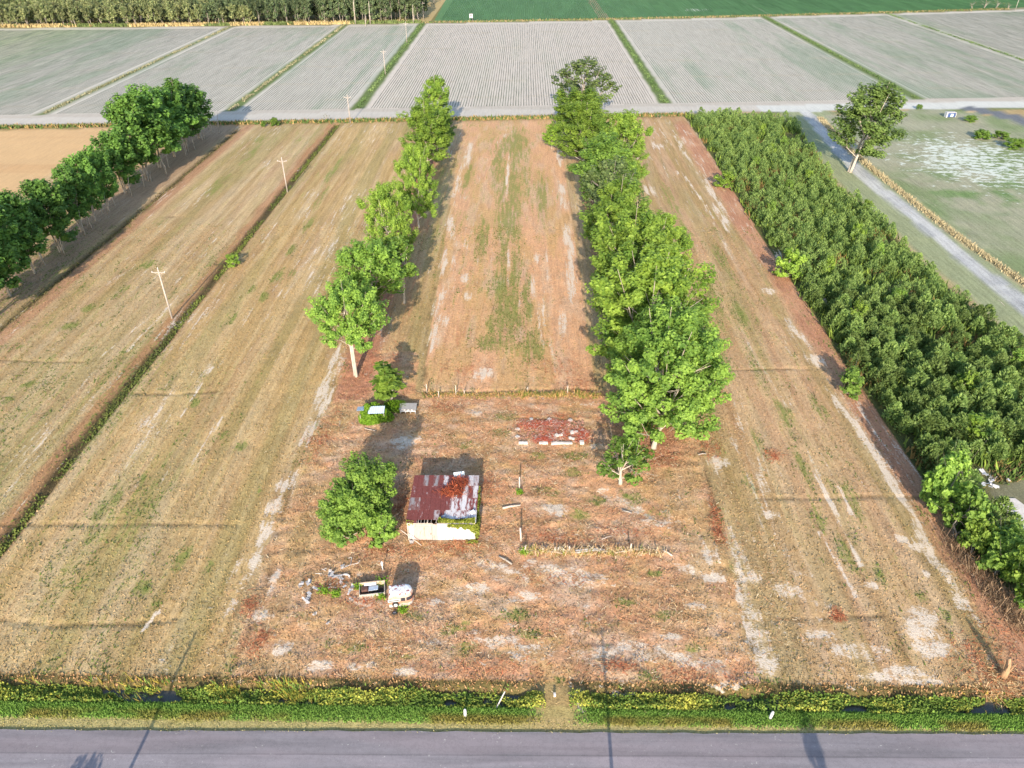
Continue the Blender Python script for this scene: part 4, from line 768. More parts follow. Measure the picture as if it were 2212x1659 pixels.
def sheet(c, r, y0, y1, key, tilt=0, dx=0):
    x0 = -.12+c*cw+dx; v = []; n = 10
    for j, y in enumerate((y0, y1)):
        for i in range(n+1):
            x = x0+(cw+.06)*i/n; z = roof_z(y)+.022*math.cos(i*math.pi)+.012*(c % 2)+(.035*(len(rows)-r)/3 if j == 1 else .03+.01*(3-r))*0+(.012*(r))+tilt*(1-j)*(i/n)
            v.append((x, y, z))
    m = n+1; b = MB(); b.add(v, [(i, i+1, m+i+1, m+i) for i in range(n)]+[(0, m, m, 0)][:0]); o = b.obj('roof_sheet', MS[key], shed, False)
    sol = o.modifiers.new('thick', 'SOLIDIFY'); sol.thickness = .008; return o
rk = random.Random(3)
for c in range(NC):
    for r, (y0, y1) in enumerate(rows):
        if c >= 8: key = rk.choice(['white', 'patch', 'white', 'patch', 'rust'] if r < 3 else ['patch', 'grey', 'patch'])
        elif c >= 6: key = rk.choice(['rust', 'patch', 'rust'] if r else ['patch', 'rust'])
        else: key = rk.choice(['rust', 'rust', 'rust', 'grey'] if 0 < r < 3 else (['grey', 'grey', 'rust'] if r == 3 else ['rust', 'rust', 'grey']))
        ya = y0
        if r == 0: ya = {2: .42, 3: .44, 4: .46, 5: .42}.get(c, y0)
        if r == 0 and 7 <= c <= 10: ya = .55+.12*abs(c-8.5)
        sheet(c, r, ya, y1, key, rk.uniform(-.02, .02), rk.uniform(-.015, .015))
b = MB(); b.box((0, 0, 0), (.5, .42, .05), .3, (.3, .1)); b.box((.05, .02, .05), (.34, .26, .04), .2, (.4, 0))
def onroof(lx, ly, dz=.08): return (hx0+lx, hyf+ly, roof_z(ly)+dz)
tag(b.obj('metal_scrap', mat_plain('blue_metal', (.16, .20, .27), .3, 5, .5), None, loc=onroof(4.45, .95, .10)), 'bent dark blue metal scrap at the front edge of the shed roof', 'scrap')
b = MB(); b.box((0, 0, 0), (.55, .5, .03), .5, (.35, .2)); b.box((.2, -.05, .06), (.3, .4, .03), .1, (.2, .3))
tag(b.obj('metal_scrap', mat_plain('pale_metal', (.60, .63, .68), .25, 5, .5), None, loc=onroof(8.0, 1.75, .16)), 'folded pale metal scrap at the right front corner of the shed roof', 'scrap')
tag(brush('brush_pile', None, [(hx0+5.6, hyf+6.4, .75, .95), (hx0+5.0, hyf+5.6, 1.0, .5), (hx0+6.2, hyf+7.6, .6, .6)], 1500, .7, .7, lambda x, y: roof_z(y-hyf)+.06, [(.34, .075, .03), (.26, .055, .025), (.44, .12, .05), (.13, .04, .03)], None, None, .45), 'heap of orange-brown dead branches lying on the shed roof', 'brush pile')
e = empty('loose_gutter', (hx0+5.75, hyb+.42, 2.95), math.radians(12)); tag(e, 'pale metal trough propped behind the back edge of the shed roof', 'metal trough')
b = MB(); b.box((0, 0, 0), (1.45, .5, .025), 0, (0, .25)); b.obj('panel', mat_plain('pale_steel', (.62, .70, .72), .12, 3, .45), e)
b = MB(); b.box((0, -.25, -.12), (1.45, .025, .22)); b.obj('front_lip', mat_plain('pale_steel_lip', (.56, .64, .66), .12, 3, .45), e)
for x in (-.5, .5): b = MB(); b.tube([(x, 0, -.05), (x, -.1, -2.95)], .03, 5); b.obj('leg', M_palewood, e)
def leaves_on(name, label, cat, C, N, size, mat, loc=(0, 0, 0), val=None, parent=None):
    v, f = leaf_quads(C, N, size*R.uniform(.7, 1.3, len(C)), R); o = mk(name, mesh_np(name, v, f, mat, fval=np.clip((.5 if val is None else val)+R.normal(size=len(C))*.22, 0, 1)), parent, loc)
    if label: tag(o, label, cat)
    return o
M_vine = mat_leaf('vine_leaf', (.10, .15, .02), (.34, .36, .05), .3, .0)
def vine():
    C = []; 
    for k in range(3600):
        m = R.random()
        if m < .30: x = 3.9+4.5*R.random(); y = -.1+R.random()*.75*(.4+.6*abs(x-6)/2.4); z = roof_z(y)+.05+.4*R.random()*(1-abs(y-.4))*fbm(np.array([x]), np.array([y]), 1.5, 1.5, 350)[0]*1.6; 
        elif m < .50:
            x = 5.0+3.5*R.random()**.7; top = 2.9; z = top-(.2+.5*vnoise(np.array([x*2.2]), np.array([0.]), 4)[0]+1.6*max(0, (x-6.4)/2.1)**3)*R.random()**1.3; y = -.04-.22*R.random()
        elif m < .86: x = HW+.02+.45*R.random(); y = R.random()*3.6; z = (2.8-.45*y)*R.random()**.6
        elif m < .94: x = HW+.05+.25*R.random(); y = 3+R.random()*4.5; z = 2.8*R.random()
        else: x = 7.2+1.6*R.random(); y = -.1-.5*R.random(); z = .3*R.random()
        C.append((x, y, z))
    C = np.array(C); leaves_on('climbing_vine', 'yellow-green vine climbing the right front corner of the shed', 'vine', C, R.normal(size=C.shape)+np.array((.2, -.6, .6)), .24, M_vine, (hx0, hyf, 0))
    C = np.stack([R.uniform(-.1, .8, 160), R.uniform(-.1, .3, 160), HF-.4+.55*R.random(160)], 1); leaves_on('vine_tuft', 'small vine tuft on the left front eave of the shed', 'vine', C, R.normal(size=C.shape)+np.array((0, -.5, .5)), .2, M_vine, (hx0, hyf, 0))
vine()
b = MB(); b.tube([(hx0-.75, hyf-.5, 2.3), (hx0+1.75, hyf-.95, .06)], .05, 5); tag(b.obj('leaning_pole', M_palewood, None), 'long thin pole leaning across the left front of the shed', 'pole')
b = MB(); b.box((0, 0, .1), (.5, .3, .06)); b.box((.05, .03, .24), (.48, .28, .05), .2); b.box((-.1, 0, .36), (.4, .2, .05), -.2); tag(b.obj('board_stack', M_scrap, None, loc=(hx0+.45, hyf-.45, 0)), 'few short boards stacked at the left foot of the shed wall', 'boards')

# ---------------------------------------------------------------- coop under the vines, hutch beside it
e = empty('animal_coop', (-22.9, 90.9, 0), math.radians(4)); tag(e, 'low coop with pale blue metal roof sheets smothered in green vines', 'coop')
M_blue = mat_plain('pale_blue_metal', (.46, .56, .66), .18, 3, .45, (1, 3, 1))
for x in (-1.7, 1.9):
    for y in (-.5, 1.3): b = MB(); b.tube([(x, y, -.1), (x, y, 1.5)], .06, 5); b.obj('post', M_barkg, e)
def cor(x0, x1, y0, y1, z0, z1, name='roof_sheet'):
    v = []; n = 14
    for j in (0, 1):
        for i in range(n+1): v.append((x0+(x1-x0)*i/n, (y0, y1)[j], (z0, z1)[j]+.035*math.cos(i*math.pi)))
    b = MB(); b.add(v, [(i, i+1, n+2+i, n+1+i) for i in range(n)]); o = b.obj(name, M_blue, e); o.modifiers.new('thick', 'SOLIDIFY').thickness = .012
cor(-.45, 2.0, -.75, .85, 1.75, 2.0); cor(-2.2, -1.1, -.2, 1.3, 2.0, 1.7)
b = MB(); b.box((.0, 1.35, .8), (3.6, .06, 1.5)); b.obj('back_wall', M_side, e)
C = []
for k in range(5200):
    a = R.uniform(0, 6.28); r = R.random()**.5; q = 1+.5*(vnoise(np.array([a*1.6]), np.array([0.]), 8)[0]-.5); x = .1+2.9*r*q*math.cos(a); y = .7+2.4*r*q*math.sin(a); z = (1.95*(1-r**3)+.15)*(.55+.8*vnoise(np.array([x*1.1]), np.array([y*1.1]), 9)[0])*R.uniform(.7, 1.1)
    if (-.3 < x < 1.9 and -.7 < y < .7 or -2.1 < x < -1.2 and -.1 < y < 1.1) and z > 1.2: continue
    C.append((x, y, z))
for k in range(1300): a = R.uniform(0, 6.28); r = R.random()**.5; C.append((3.2+2.0*r*math.cos(a), 2.9+1.3*r*math.sin(a), .2+1.5*R.random()*(1-r*.5)))
C = np.array(C); M_vine2 = mat_leaf('coop_vine_leaf', (.075, .175, .012), (.24, .40, .03), .36, 0)
leaves_on('vine_mound', 'bright green vine mound smothering the low coop', 'vine', C, np.stack([C[:, 0]*.4, C[:, 1]*.4-.4, C[:, 2]*.6], 1)+R.normal(size=C.shape)*.7, .30, M_vine2, (-22.9, 90.9, 0))
b = MB(); b.tube([(-23.7, 88.6, .1), (-21.9, 88.1, .05)], .06, 5); tag(b.obj('fallen_pole', M_palewood, None), 'pale pole lying on the ground in front of the vine covered coop', 'pole')
e = empty('hutch', (-17.65, 92.7, 0)); tag(e, 'small white fronted hutch on short legs with grey felt roof', 'hutch')
for x in (-1.15, -.35, .4, 1.15): b = MB(); b.box((x, -.02, .3), (.09, .09, .6)); b.obj('leg', M_white, e)
for x in (-1.15, 1.15): b = MB(); b.box((x, 1.1, .35), (.09, .09, .7)); b.obj('leg', M_white, e)
b = MB(); b.box((0, .0, .45), (2.46, .06, .22)); b.obj('front_rail', M_white, e); b = MB(); b.box((0, .02, .80), (2.46, .05, .12)); b.obj('front_rail', M_white, e)
for x in (-.9, -.5, .1, .62): b = MB(); b.box((x, .03, .62), (.26, .03, .26)); b.obj('front_panel', M_white, e)
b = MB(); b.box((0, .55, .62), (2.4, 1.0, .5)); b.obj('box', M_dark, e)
b = MB(); b.box((0, .52, .98), (2.66, 1.5, .06), 0, (0, .10)); b.obj('roof', mat_plain('grey_felt', (.26, .255, .25), .25, 3, .85, (1, 5, 1), c2=(.32, .18, .12), thr=(.62, .68)), e)

# ---------------------------------------------------------------- camper shell, trailer bed, debris
def camper():
    e = empty('camper_shell', (-13.55, 56.1, 0), math.radians(9)); e.scale = (1, .92, 1.18); tag(e, 'derelict white and salmon camper shell with rounded front and dark windows', 'camper')
    L, Wd = 2.75, 1.9
    def outline(off=0.0, n=22):
        P = [(-L/2-off, Wd/2+off), (-L/2-off, -Wd/2-off)]; r = .85
        for k in range(n+1):
            t = k/n; x = -L/2+.05+(L-.05)*t; P.append((x, -Wd/2-off+(0 if x < L/2-r else (r-math.sqrt(max(0, r*r-(x-(L/2-r))**2)))*.75)))
        for k in range(1, n+1):
            t = k/n; y = -Wd/2+r*.75+(Wd-r*.75*2)*t; P.append((L/2+off+.10*math.sin(math.pi*t), y))
        for k in range(1, n//2): 
            t = k/(n//2); x = L/2-r*t; P.append((x, Wd/2+off-(r-math.sqrt(max(0, r*r-(x-(L/2-r))**2)))*.75))
        return P
    P = outline(); n = len(P); lev = [(.22, .97, 0), (.62, 1.0, 0), (.621, 1.0, 1), (1.02, 1.0, 1), (1.021, 1.0, 2), (1.42, .985, 2), (1.62, .96, 2), (1.76, .88, 3), (1.84, .70, 3), (1.87, .3, 3)]
    mats = [mat_plain('dirty_white', (.42, .38, .36), .15, 3, .5, c2=(.40, .22, .15), thr=(.62, .7)), mat_plain('salmon_paint', (.40, .19, .13), .15, 3, .5, c2=(.62, .5, .44), thr=(.60, .66)), mat_plain('white_salmon', (.42, .31, .26), .12, 3, .5, c2=(.55, .24, .16), thr=(.55, .62)),
            mat_plain('white_rusted_roof', (.56, .59, .62), .1, 3, .5, c2=(.26, .08, .07), thr=(.53, .57))]
    for mi, nm in ((0, 'lower_body'), (1, 'belt_panel'), (2, 'upper_body'), (3, 'roof')):
        rows_ = [(z, s) for z, s, m in lev if m == mi]
        if mi < 3: rows_.append([(z, s) for z, s, m in lev if m > mi][0])
        v = [(x*s, y*s, z) for z, s in rows_ for x, y in P]; f = [(j*n+i, j*n+(i+1) % n, (j+1)*n+(i+1) % n, (j+1)*n+i) for j in range(len(rows_)-1) for i in range(n)]
        if mi == 3: f.append(tuple(range((len(rows_)-1)*n, len(rows_)*n)))
        b = MB(); b.add(v, f); b.obj(nm, mats[mi], e, False)
    gl = NT('dark_glass'); gl.base((.035, .035, .045)).rough(.15); Q = outline(.018)
    def pane(nm, i0, i1, z0, z1, mat):
        v = [(x, y, z) for z in (z0, z1) for x, y in Q[i0:i1+1]]; k = i1-i0+1; b = MB(); b.add(v, [(i, i+1, k+i+1, k+i) for i in range(k-1)]); o = b.obj(nm, mat, e); o.modifiers.new('thick', 'SOLIDIFY').thickness = .01; return o
    pane('side_window', 13, 17, .98, 1.42, gl.mat); pane('front_window', 18, 33, .98, 1.42, gl.mat)
    b = MB(); b.box((-.75, -Wd/2-.06, 1.22), (1.35, .05, .34)); fr = b.obj('side_vent', M_white, e)
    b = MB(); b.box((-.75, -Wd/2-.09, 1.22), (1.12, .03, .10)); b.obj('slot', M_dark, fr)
    b = MB(); b.box((-.75, -Wd/2-.05, 1.0), (1.35, .03, .06)); b.obj('trim', M_dark, e)
    def wheel(loc, rx, parent=None, name='wheel'):
        w = empty(name, loc); w.rotation_euler = rx
        if parent: w.parent = parent
        b = MB(); N = 20; v = []; f = []
        prof = [(.20, -.08), (.31, -.09), (.335, -.03), (.335, .03), (.31, .09), (.20, .08)]
        for k in range(N):
            t = 2*math.pi*k/N
            for r, y in prof: v.append((r*math.cos(t), y, r*math.sin(t)))
        m = len(prof)
        for k in range(N):
            for j in range(m-1): f.append((k*m+j, ((k+1) % N)*m+j, ((k+1) % N)*m+j+1, k*m+j+1))
        b.add(v, f); b.obj('tyre', mat_plain('black_rubber', (.03, .03, .03), .3, 5, .8), w, True)
        b = MB(); b.tube([(0, -.085, 0), (0, .06, 0)], .205, 18); b.obj('rim', M_white, w); b = MB(); b.tube([(0, -.12, 0), (0, -.08, 0)], .06, 10); b.obj('hub', mat_plain('rusty_hub', (.25, .09, .06)), w); return w
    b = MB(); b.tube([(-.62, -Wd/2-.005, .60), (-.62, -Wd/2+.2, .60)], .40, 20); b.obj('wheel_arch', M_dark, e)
    wheel((-.62, -Wd/2-.06, .60), (0, 0, 0), e)
    w = wheel((-14.05, 54.35, .22), (math.radians(62), 0, .2), None, 'discarded_tyre'); tag(w, 'loose white rimmed wheel lying in weeds below the camper shell', 'wheel')
camper()
e = empty('trailer_bed', (-17.15, 57.5, 0), math.radians(9)); tag(e, 'weathered wooden trailer bed with low plank sides and open top', 'trailer bed')
M_plank = mat_plain('pale_plank', (.40, .31, .24), .3, 3, .85, (1, 6, 6)); M_gplank = mat_plain('grey_plank', (.33, .30, .26), .3, 3, .85, (1, 6, 6))
b = MB(); b.box((0, .85, .62), (3.0, .12, .34)); b.obj('side_board', M_plank, e); b = MB(); b.box((0, .85, .30), (3.0, .10, .26)); b.obj('side_board', M_plank, e)
b = MB(); b.box((.05, -.75, .42), (2.9, .10, .26)); b.obj('side_board', M_gplank, e); b = MB(); b.box((.05, -.75, .15), (2.9, .09, .22)); b.obj('side_board', M_gplank, e)
for x in (-1.42, 1.45): b = MB(); b.box((x, .05, .36), (.09, 1.5, .5)); b.obj('end_board', M_gplank, e)
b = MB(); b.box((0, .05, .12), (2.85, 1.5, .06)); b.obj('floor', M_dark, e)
for x in (-.7, .1, .9): b = MB(); b.box((x, -.815, .3), (.07, .03, .5)); b.obj('cleat', M_palewood, e)
b = MB(); b.box((-17.0, 57.6, .55), (1.1, .85, .03), .15, (.05, -.25)); b.box((-17.45, 58.05, .66), (1.4, .3, .03), .12, (.05, .2)); tag(b.obj('sheet_metal', mat_plain('blue_white_panel', (.60, .66, .74), .15, 3, .4), None), 'pale blue-white metal panel lying inside the wooden trailer bed', 'metal panel')
b = MB(); b.box((-18.0, 57.5, .4), (.75, .6, .4), .15); b.box((-17.9, 57.5, .63), (.5, .5, .06), .3); tag(b.obj('rusty_box', mat_plain('dark_rust', (.10, .055, .045), .4, 4, .8), None), 'dark rusty box in the left end of the trailer bed', 'box')
b = MB(); b.tube([(0, 0, -.1), (0, 0, 1.0)], .06, 6); b.box((0, 0, 1.15), (.24, .18, .5)); b.box((0, 0, 1.44), (.12, .1, .16)); tag(b.obj('meter_post', M_white, None, loc=(-16.46, 60.78, 0)), 'short white meter post standing behind the trailer bed', 'post')
def scrap(px, py, sz, label, mat=None, cat='scrap', h=.15, kind=0, grp=None):
    x, y = at(px, py); b = MB(); a = rnd.uniform(0, 3)
    if kind == 0:
        for k in range(4): b.box((rnd.uniform(-.4, .4)*sz, rnd.uniform(-.35, .35)*sz, h+.07*k), (sz*rnd.uniform(.35, .8), sz*rnd.uniform(.10, .32), .03), a+rnd.uniform(-.6, .6), (rnd.uniform(-.4, .4), rnd.uniform(-.4, .4)))
    elif kind == 1:
        for k in range(5): b.tube([(rnd.uniform(-1, 1)*sz*.5, rnd.uniform(-1, 1)*sz*.4, h*rnd.random()*2), (rnd.uniform(-1, 1)*sz*.6, rnd.uniform(-1, 1)*sz*.5, h*2*rnd.random()+.1)], .035, 4)
    elif kind == 2:
        b.tube([(math.cos(t)*sz*.5, math.sin(t)*sz*.3, h+.12*math.sin(2*t)) for t in [k*.5-.6 for k in range(9)]], [.05, .09, .12, .13, .13, .12, .11, .08, .04], 5)
    o = b.obj('scrap_piece', mat or M_scrap, None, loc=(x, y, gz(x, y))); tag(o, label, cat, grp); return o
DB = 'pale scrap pieces of the debris heap left of the trailer bed'
for px, py, sz, k, lb in [(653, 1266, .9, 0, 'leftmost flat pale scrap of the debris heap'), (672, 1258, 1.1, 0, 'long pale scrap second from the left of the debris heap'), (697, 1237, 1.3, 1, 'tangle of pale sticks at the top of the debris heap'), (712, 1244, 1.3, 0, 'grey splintered panel near the top of the debris heap'), (726, 1250, 1.5, 0, 'widest pale scrap in the middle of the debris heap'), (742, 1249, 1.5, 2, 'curved white scrap at the right side of the debris heap'), (738, 1258, 1.0, 0, 'pale scrap just below the curved one in the debris heap'),
                          (744, 1228, .8, 0, 'small white scrap standing above the debris heap'), (752, 1276, 1.2, 0, 'white sheet scrap at the lower right of the debris heap'), (760, 1275, .7, 0, 'small crumpled white scrap between the heap and trailer bed'), (688, 1272, .8, 0, 'small white scrap beside the green weed in the debris heap'), (668, 1292, 1.2, 0, 'torn pale scrap below the left of the debris heap'), (662, 1302, 1.0, 0, 'white scrap farthest down to the left under the debris heap'), (720, 1268, .9, 1, 'loose sticks in the lower middle of the debris heap'), (762, 1216, 1.6, 1, 'row of pale sticks above the debris heap'), (682, 1329, .5, 0, 'lone small white scrap left of the dirt ruts'), (708, 1348, .5, 0, 'lone white scrap lowest of all below the debris heap'), (758, 1299, .4, 0, 'tiny white scrap below the right end of the debris heap')]:
    scrap(px, py, sz, lb, kind=k, grp=DB)
for px, py, r, lb in [(700, 1282, .7, 'green weed in front of the debris heap'), (726, 1284, .7, 'green weed right of the other one before the debris heap'), (826, 1262, .9, 'bright green weed between trailer bed and camper shell'), (824, 1292, .55, 'yellow-green weed at the left foot of the camper shell'), (870, 1322, .6, 'weeds under the rounded front of the camper shell'), (775, 1272, .6, 'yellowish weed at the left end of the trailer bed'), (1130, 1196, .6, 'weed at the foot of the corner fence post'), (1122, 1066, .55, 'weed at the foot of the far fence post'), (1480, 1505, .7, 'single bright weed standing over the roadside strip')]:
    x, y = at(px, py); n = 170; C = np.stack([R.normal(size=n)*r*.45, R.normal(size=n)*r*.35, np.abs(R.normal(size=n))*r*.5+.05], 1); leaves_on('weed', lb, 'weed', C, R.normal(size=C.shape)+np.array((0, -.4, .8)), .2, M_vine2, (x, y, gz(x, y)))
GT = 'white rubbish at the right edge'
for px, py, sz, k, lb in [(2112, 1030, 1.1, 0, 'square white board at the top left of the rubbish'), (2128, 1025, 1.2, 0, 'orange stained board at the top of the rubbish'), (2140, 1034, 1.2, 1, 'jumble of pale sticks at the top right of the rubbish'), (2142, 1042, .9, 0, 'cream board at the right of the rubbish'), (2103, 1060, 1.4, 2, 'white curled scrap at the lower left of the rubbish'), (2108, 1066, 1.0, 0, 'white flat scrap touching the curled one in the rubbish'), (2126, 1050, 1.2, 0, 'pale long board across the middle of the rubbish'), (2142, 1052, 1.3, 0, 'large pale slab at the lower right of the rubbish'), (2154, 1090, .9, 0, 'white scrap on the green slope below the rubbish'), (2160, 1104, 1.3, 1, 'grey sticks on the slope above the bright bushes'), (2176, 1040, .6, 0, 'small white scrap beside the gravel pad'), (2190, 1150, 1.1, 1, 'grey tangle below the corner of the concrete slab')]:
    scrap(px, py, sz, lb, kind=k, mat=(M_white if k != 1 else M_scrap), h=.25, grp=GT)

# ---------------------------------------------------------------- foundation ruin, fence remains
e = empty('foundation_ruin', (-.6, 85.4, 0), 0); tag(e, 'low rectangular house foundation filled with red brick rubble', 'foundation')
for x0, x1 in ((.3, 1.6), (3.3, 4.6), (5.1, 8.2)): b = MB(); b.box(((x0+x1)/2, .0, .12), (x1-x0, .34, .42), rnd.uniform(-.01, .01)); b.obj('footing', M_conc, e)
b = MB(); b.box((9.6, .1, .2), (.6, .55, .5), .1); b.obj('corner_pier', M_conc, e)
for x, y in ((.1, 1.5), (.1, 3.4), (9.9, 3.2), (2.2, 5.9), (5, 5.95), (8.2, 5.8)): b = MB(); b.box((x, y, .08), (.5, .5, .3), rnd.uniform(0, 1)); b.obj('footing', M_conc, e)
b = MB()
for k in range(520): b.box((R.uniform(.3, 10.2), R.uniform(.35, 5.9), .07+.12*R.random()), (.2, .1, .065), R.uniform(0, 3.1), (R.uniform(-.4, .4), R.uniform(-.4, .4)))
o = b.obj('brick_rubble', M_brick, e); o['kind'] = 'stuff'
brush('rubble_brush', 'red and pale dead brush over the foundation ruin', [(1.4, 89.8, 1.3, .7), (4.5, 90.2, 1.6, .5), (9.3, 87.2, .6, 1.0), (3.5, 86.2, 1.0, .5), (6, 88, 2.5, 1.2)], 1700, .8, .6, lambda x, y: 0*x+.12, ((.42, .09, .05), (.50, .14, .08), (.58, .44, .38), (.34, .08, .05), (.46, .12, .07)))
for x, y, L_, a, lb in [(5.6, 87.1, 1.3, .35, 'broken white block in the middle of the foundation ruin'), (8.0, 87.9, 1.2, .3, 'pale slab towards the right of the foundation ruin'), (7.6, 86.4, .8, -.4, 'small yellowish slab low right in the foundation ruin')]:
    b = MB(); b.box((0, 0, .28), (L_, .35, .16), a, (.1, .1)); b.box((-.3, .25, .3), (.4, .3, .14), a+.5); tag(b.obj('broken_slab', M_conc, None, loc=(x, y, 0)), lb, 'slab')
def post(px, py, h, r, label, mat=M_palewood, lean=(0, 0), cat='fence post', grp=None, extra=0):
    x, y = at(px, py); b = MB(); b.tube([(0, 0, -.2), (lean[0]*.5, lean[1]*.5, h*.5), (lean[0], lean[1], h)], [r*1.1, r, r*.85], 7)
    for k in range(extra): t = rnd.uniform(.1, .9); b.tube([(lean[0]*t, lean[1]*t, h*t), (lean[0]*t+rnd.uniform(-.5, .5), rnd.uniform(-.3, .2), h*t+rnd.uniform(.1, .6))], [.035, .015], 4)
    o = b.obj('fence_post', mat, None, True, loc=(x, y, 0)); return tag(o, label, cat, grp)
post(1122, 1057, 2.2, .11, 'tall grey fence post standing alone beyond the shed'); post(1126, 1170, 2.3, .13, 'leaning corner fence post at the left end of the broken fence', lean=(-.15, .1), extra=3); post(1131, 1195, 1.3, .09, 'forked broken stem beside the corner fence post', lean=(.3, .1), extra=3)
GP = 'white post stubs of the broken fence'
for px, h, lb in [(1172, .7, 'splintered stub left of the first double stub'), (1199, .9, 'thicker white stub, leftmost of the close pair on the broken fence'), (1205, .7, 'short white stub touching the thicker one on the broken fence'), (1218, .7, 'thin white stub between the pair and single stub'), (1230, 1.0, 'single white stub left of the long fallen posts'), (1361, 1.4, 'tallest white post stub of the broken fence'), (1418, .8, 'rightmost stub of the broken fence'), (1295, .6, 'stub behind the right end of the long fallen posts')]:
    post(px, 1193+rnd.uniform(-2, 1), h, .10, lb, mat=M_palewood, lean=(rnd.uniform(-.1, .1), 0), grp=GP, extra=1)
def fallen(p0, p1, r, label, mat=M_palewood, z=.25, cat='fallen post'):
    a, c = at(*p0), at(*p1); b = MB(); m = ((a[0]+c[0])/2, (a[1]+c[1])/2+.05, z+.02); b.tube([(a[0], a[1], z), m, (c[0], c[1], z*.8)], [r, r*.95, r*.8], 7); tag(b.obj('fallen_post', mat, None, True), label, cat)
fallen((1243, 1193), (1300, 1188), .13, 'long white fallen post along the broken fence, the upper of two', M_white); fallen((1243, 1197), (1306, 1190), .10, 'long white fallen post along the broken fence, the lower of two', M_white); fallen((1328, 1197), (1395, 1188), .07, 'thin pale pole lying right of the tallest stub'); fallen((1185, 1195), (1215, 1198), .06, 'thin pale stick lying by the close pair of stubs'); fallen((1432, 1192), (1452, 1203), .12, 'grey log at the right end of the broken fence')
fallen((1085, 1100), (1124, 1093), .16, 'pale log lying left of the corner fence post', z=.18); fallen((1078, 1203), (1106, 1220), .14, 'grey log lying below the corner fence post', M_barkg, .12); fallen((1345, 1104), (1366, 1110), .10, 'short dark log in the middle of the fenced yard', M_barkg, .1); fallen((1300, 1168), (1322, 1160), .05, 'white stick lying above the broken fence'); fallen((1305, 1460), (1312, 1452), .05, 'short pale stick by the rusty patch below the fence'); fallen((1508, 985), (1525, 982), .1, 'grey log at the edge of the mown strip by the big tree', M_barkg)
brush('fence_brush', 'dry pale brush and stems along the broken fence', [(at(px, 1192)[0], 63.9, .7, .35) for px in range(1135, 1430, 18)], 700, 1, .7, None, ST, flat=.8)
X, Y = R.uniform(.5, 17.5, 420), 63.9+R.normal(size=420)*.3
blades('fence_weeds', 'tall dry stems and green weeds along the broken fence', X, Y, np.where(fbm(X, Y, .6, .6, 340) > .52, .9, .4), .10, np.where((R.random(420) < .4)[:, None], np.array(V(150, 160, 70)), np.array(V(226, 186, 136))), 2, .4)
for px, py, h, lb in [(985, 853, 1.9, 'white fence post on the ditch line behind the hutch'), (948, 858, 1.2, 'mossy post left of the white one on the ditch line'), (1003, 852, .8, 'low post right of the white one on the ditch line'), (1140, 846, .9, 'stub on the ditch line above the foundation ruin'), (1226, 850, 1.6, 'pale post on the ditch line near the right-hand row'), (922, 846, 1.5, 'bare stem at the corner of the ditch line by the coop')]: post(px, py, h, .08, lb, grp='posts along the ditch line behind the yard', extra=1)
X, Y = R.uniform(-16, 13, 1500), 98.0+R.normal(size=1500)*.5
blades('ditch_line_grass', 'rough grass and stems along the ditch line behind the yard', X, Y, np.where(fbm(X, Y, .4, .4, 341) > .52, .8, .3), .12, np.where((R.random(1500) < .45)[:, None], np.array(V(140, 150, 70)), np.array(V(214, 168, 116))), 2, .5)
M_stump = mat_plain('splintered_wood', (.30, .19, .11), .35, 3, .85, (2, 2, .5))
X0, Y0 = at(2165, 1462); e = empty('broken_stump', (X0, Y0, 0)); tag(e, 'tall splintered pale tree stump at the lower right', 'stump')
b = MB(); b.tube([(0, 0, -.2), (.05, 0, 1.4), (-.25, .1, 2.9)], [.42, .32, .14], 8); b.obj('trunk', M_stump, e, True)
for k in range(5): b = MB(); a = k*1.3; b.tube([(.25*math.cos(a), .25*math.sin(a), 1.2), (.5*math.cos(a), .5*math.sin(a), 2.0+.25*k)], [.10, .02], 5); b.obj('splinter', M_stump, e)
brush('stump_litter', 'pale splinters and bark around the broken stump', [(X0, Y0-1.2, 2.2, 1.3)], 900, .8, .7, None, (V(240, 206, 160), V(226, 176, 126), V(200, 130, 90)))
brush('edge_brush', 'grey and brown dead stems at the foot of the bright bushes', [(at(px, py)[0], at(px, py)[1], 1.0, 1.0) for px, py in ((2070, 1190), (2100, 1230), (2140, 1280), (2180, 1320), (2205, 1350))], 1500, .9, .9, None, (V(150, 120, 96), V(180, 150, 124), V(120, 96, 76)), flat=1.2)

# ---------------------------------------------------------------- roadside markers, poles, far things
for px, py, lb, ln_ in [(1005, 1546, 'white marker post in the verge beside yellow weeds, left of the crossing', 0), (1663, 1551, 'slanted white marker post on the verge at the right of the crossing', .12)]:
    x, y = at(px, py); e = empty('marker_post', (x, y, gz(x, y))); tag(e, lb, 'marker post', 'white marker posts on the verge')
    b = MB(); b.tube([(0, 0, -.1), (ln_*.5, 0, .5), (ln_, .02, 1.0)], [.16, .16, .14], 10); b.obj('post', M_white, e, True); b = MB(); b.tube([(ln_, .02, 1.0), (ln_*1.05, .02, 1.14)], [.15, .06], 10); b.obj('cap', M_white, e, True)
    b = MB(); b.tube([(ln_*.9, -.06, .78), (ln_*.9, -.155, .78)], .05, 8); b.obj('reflector', M_scrap, e)
b = MB(); x, y = at(1090, 1525); b.tube([(x, y+1.3, .45), (x-.9, y-.2, -.3)], .07, 6); tag(b.obj('water_pipe', M_conc, None), 'thin grey pipe slanting into the ditch water', 'pipe')
x, y = at(1198, 1503); b = MB(); b.box((0, 0, .2), (.22, .2, .6), .2); tag(b.obj('culvert_end', M_conc, None, loc=(x, y, -.1)), 'small pale concrete culvert end beside the crossing', 'culvert')
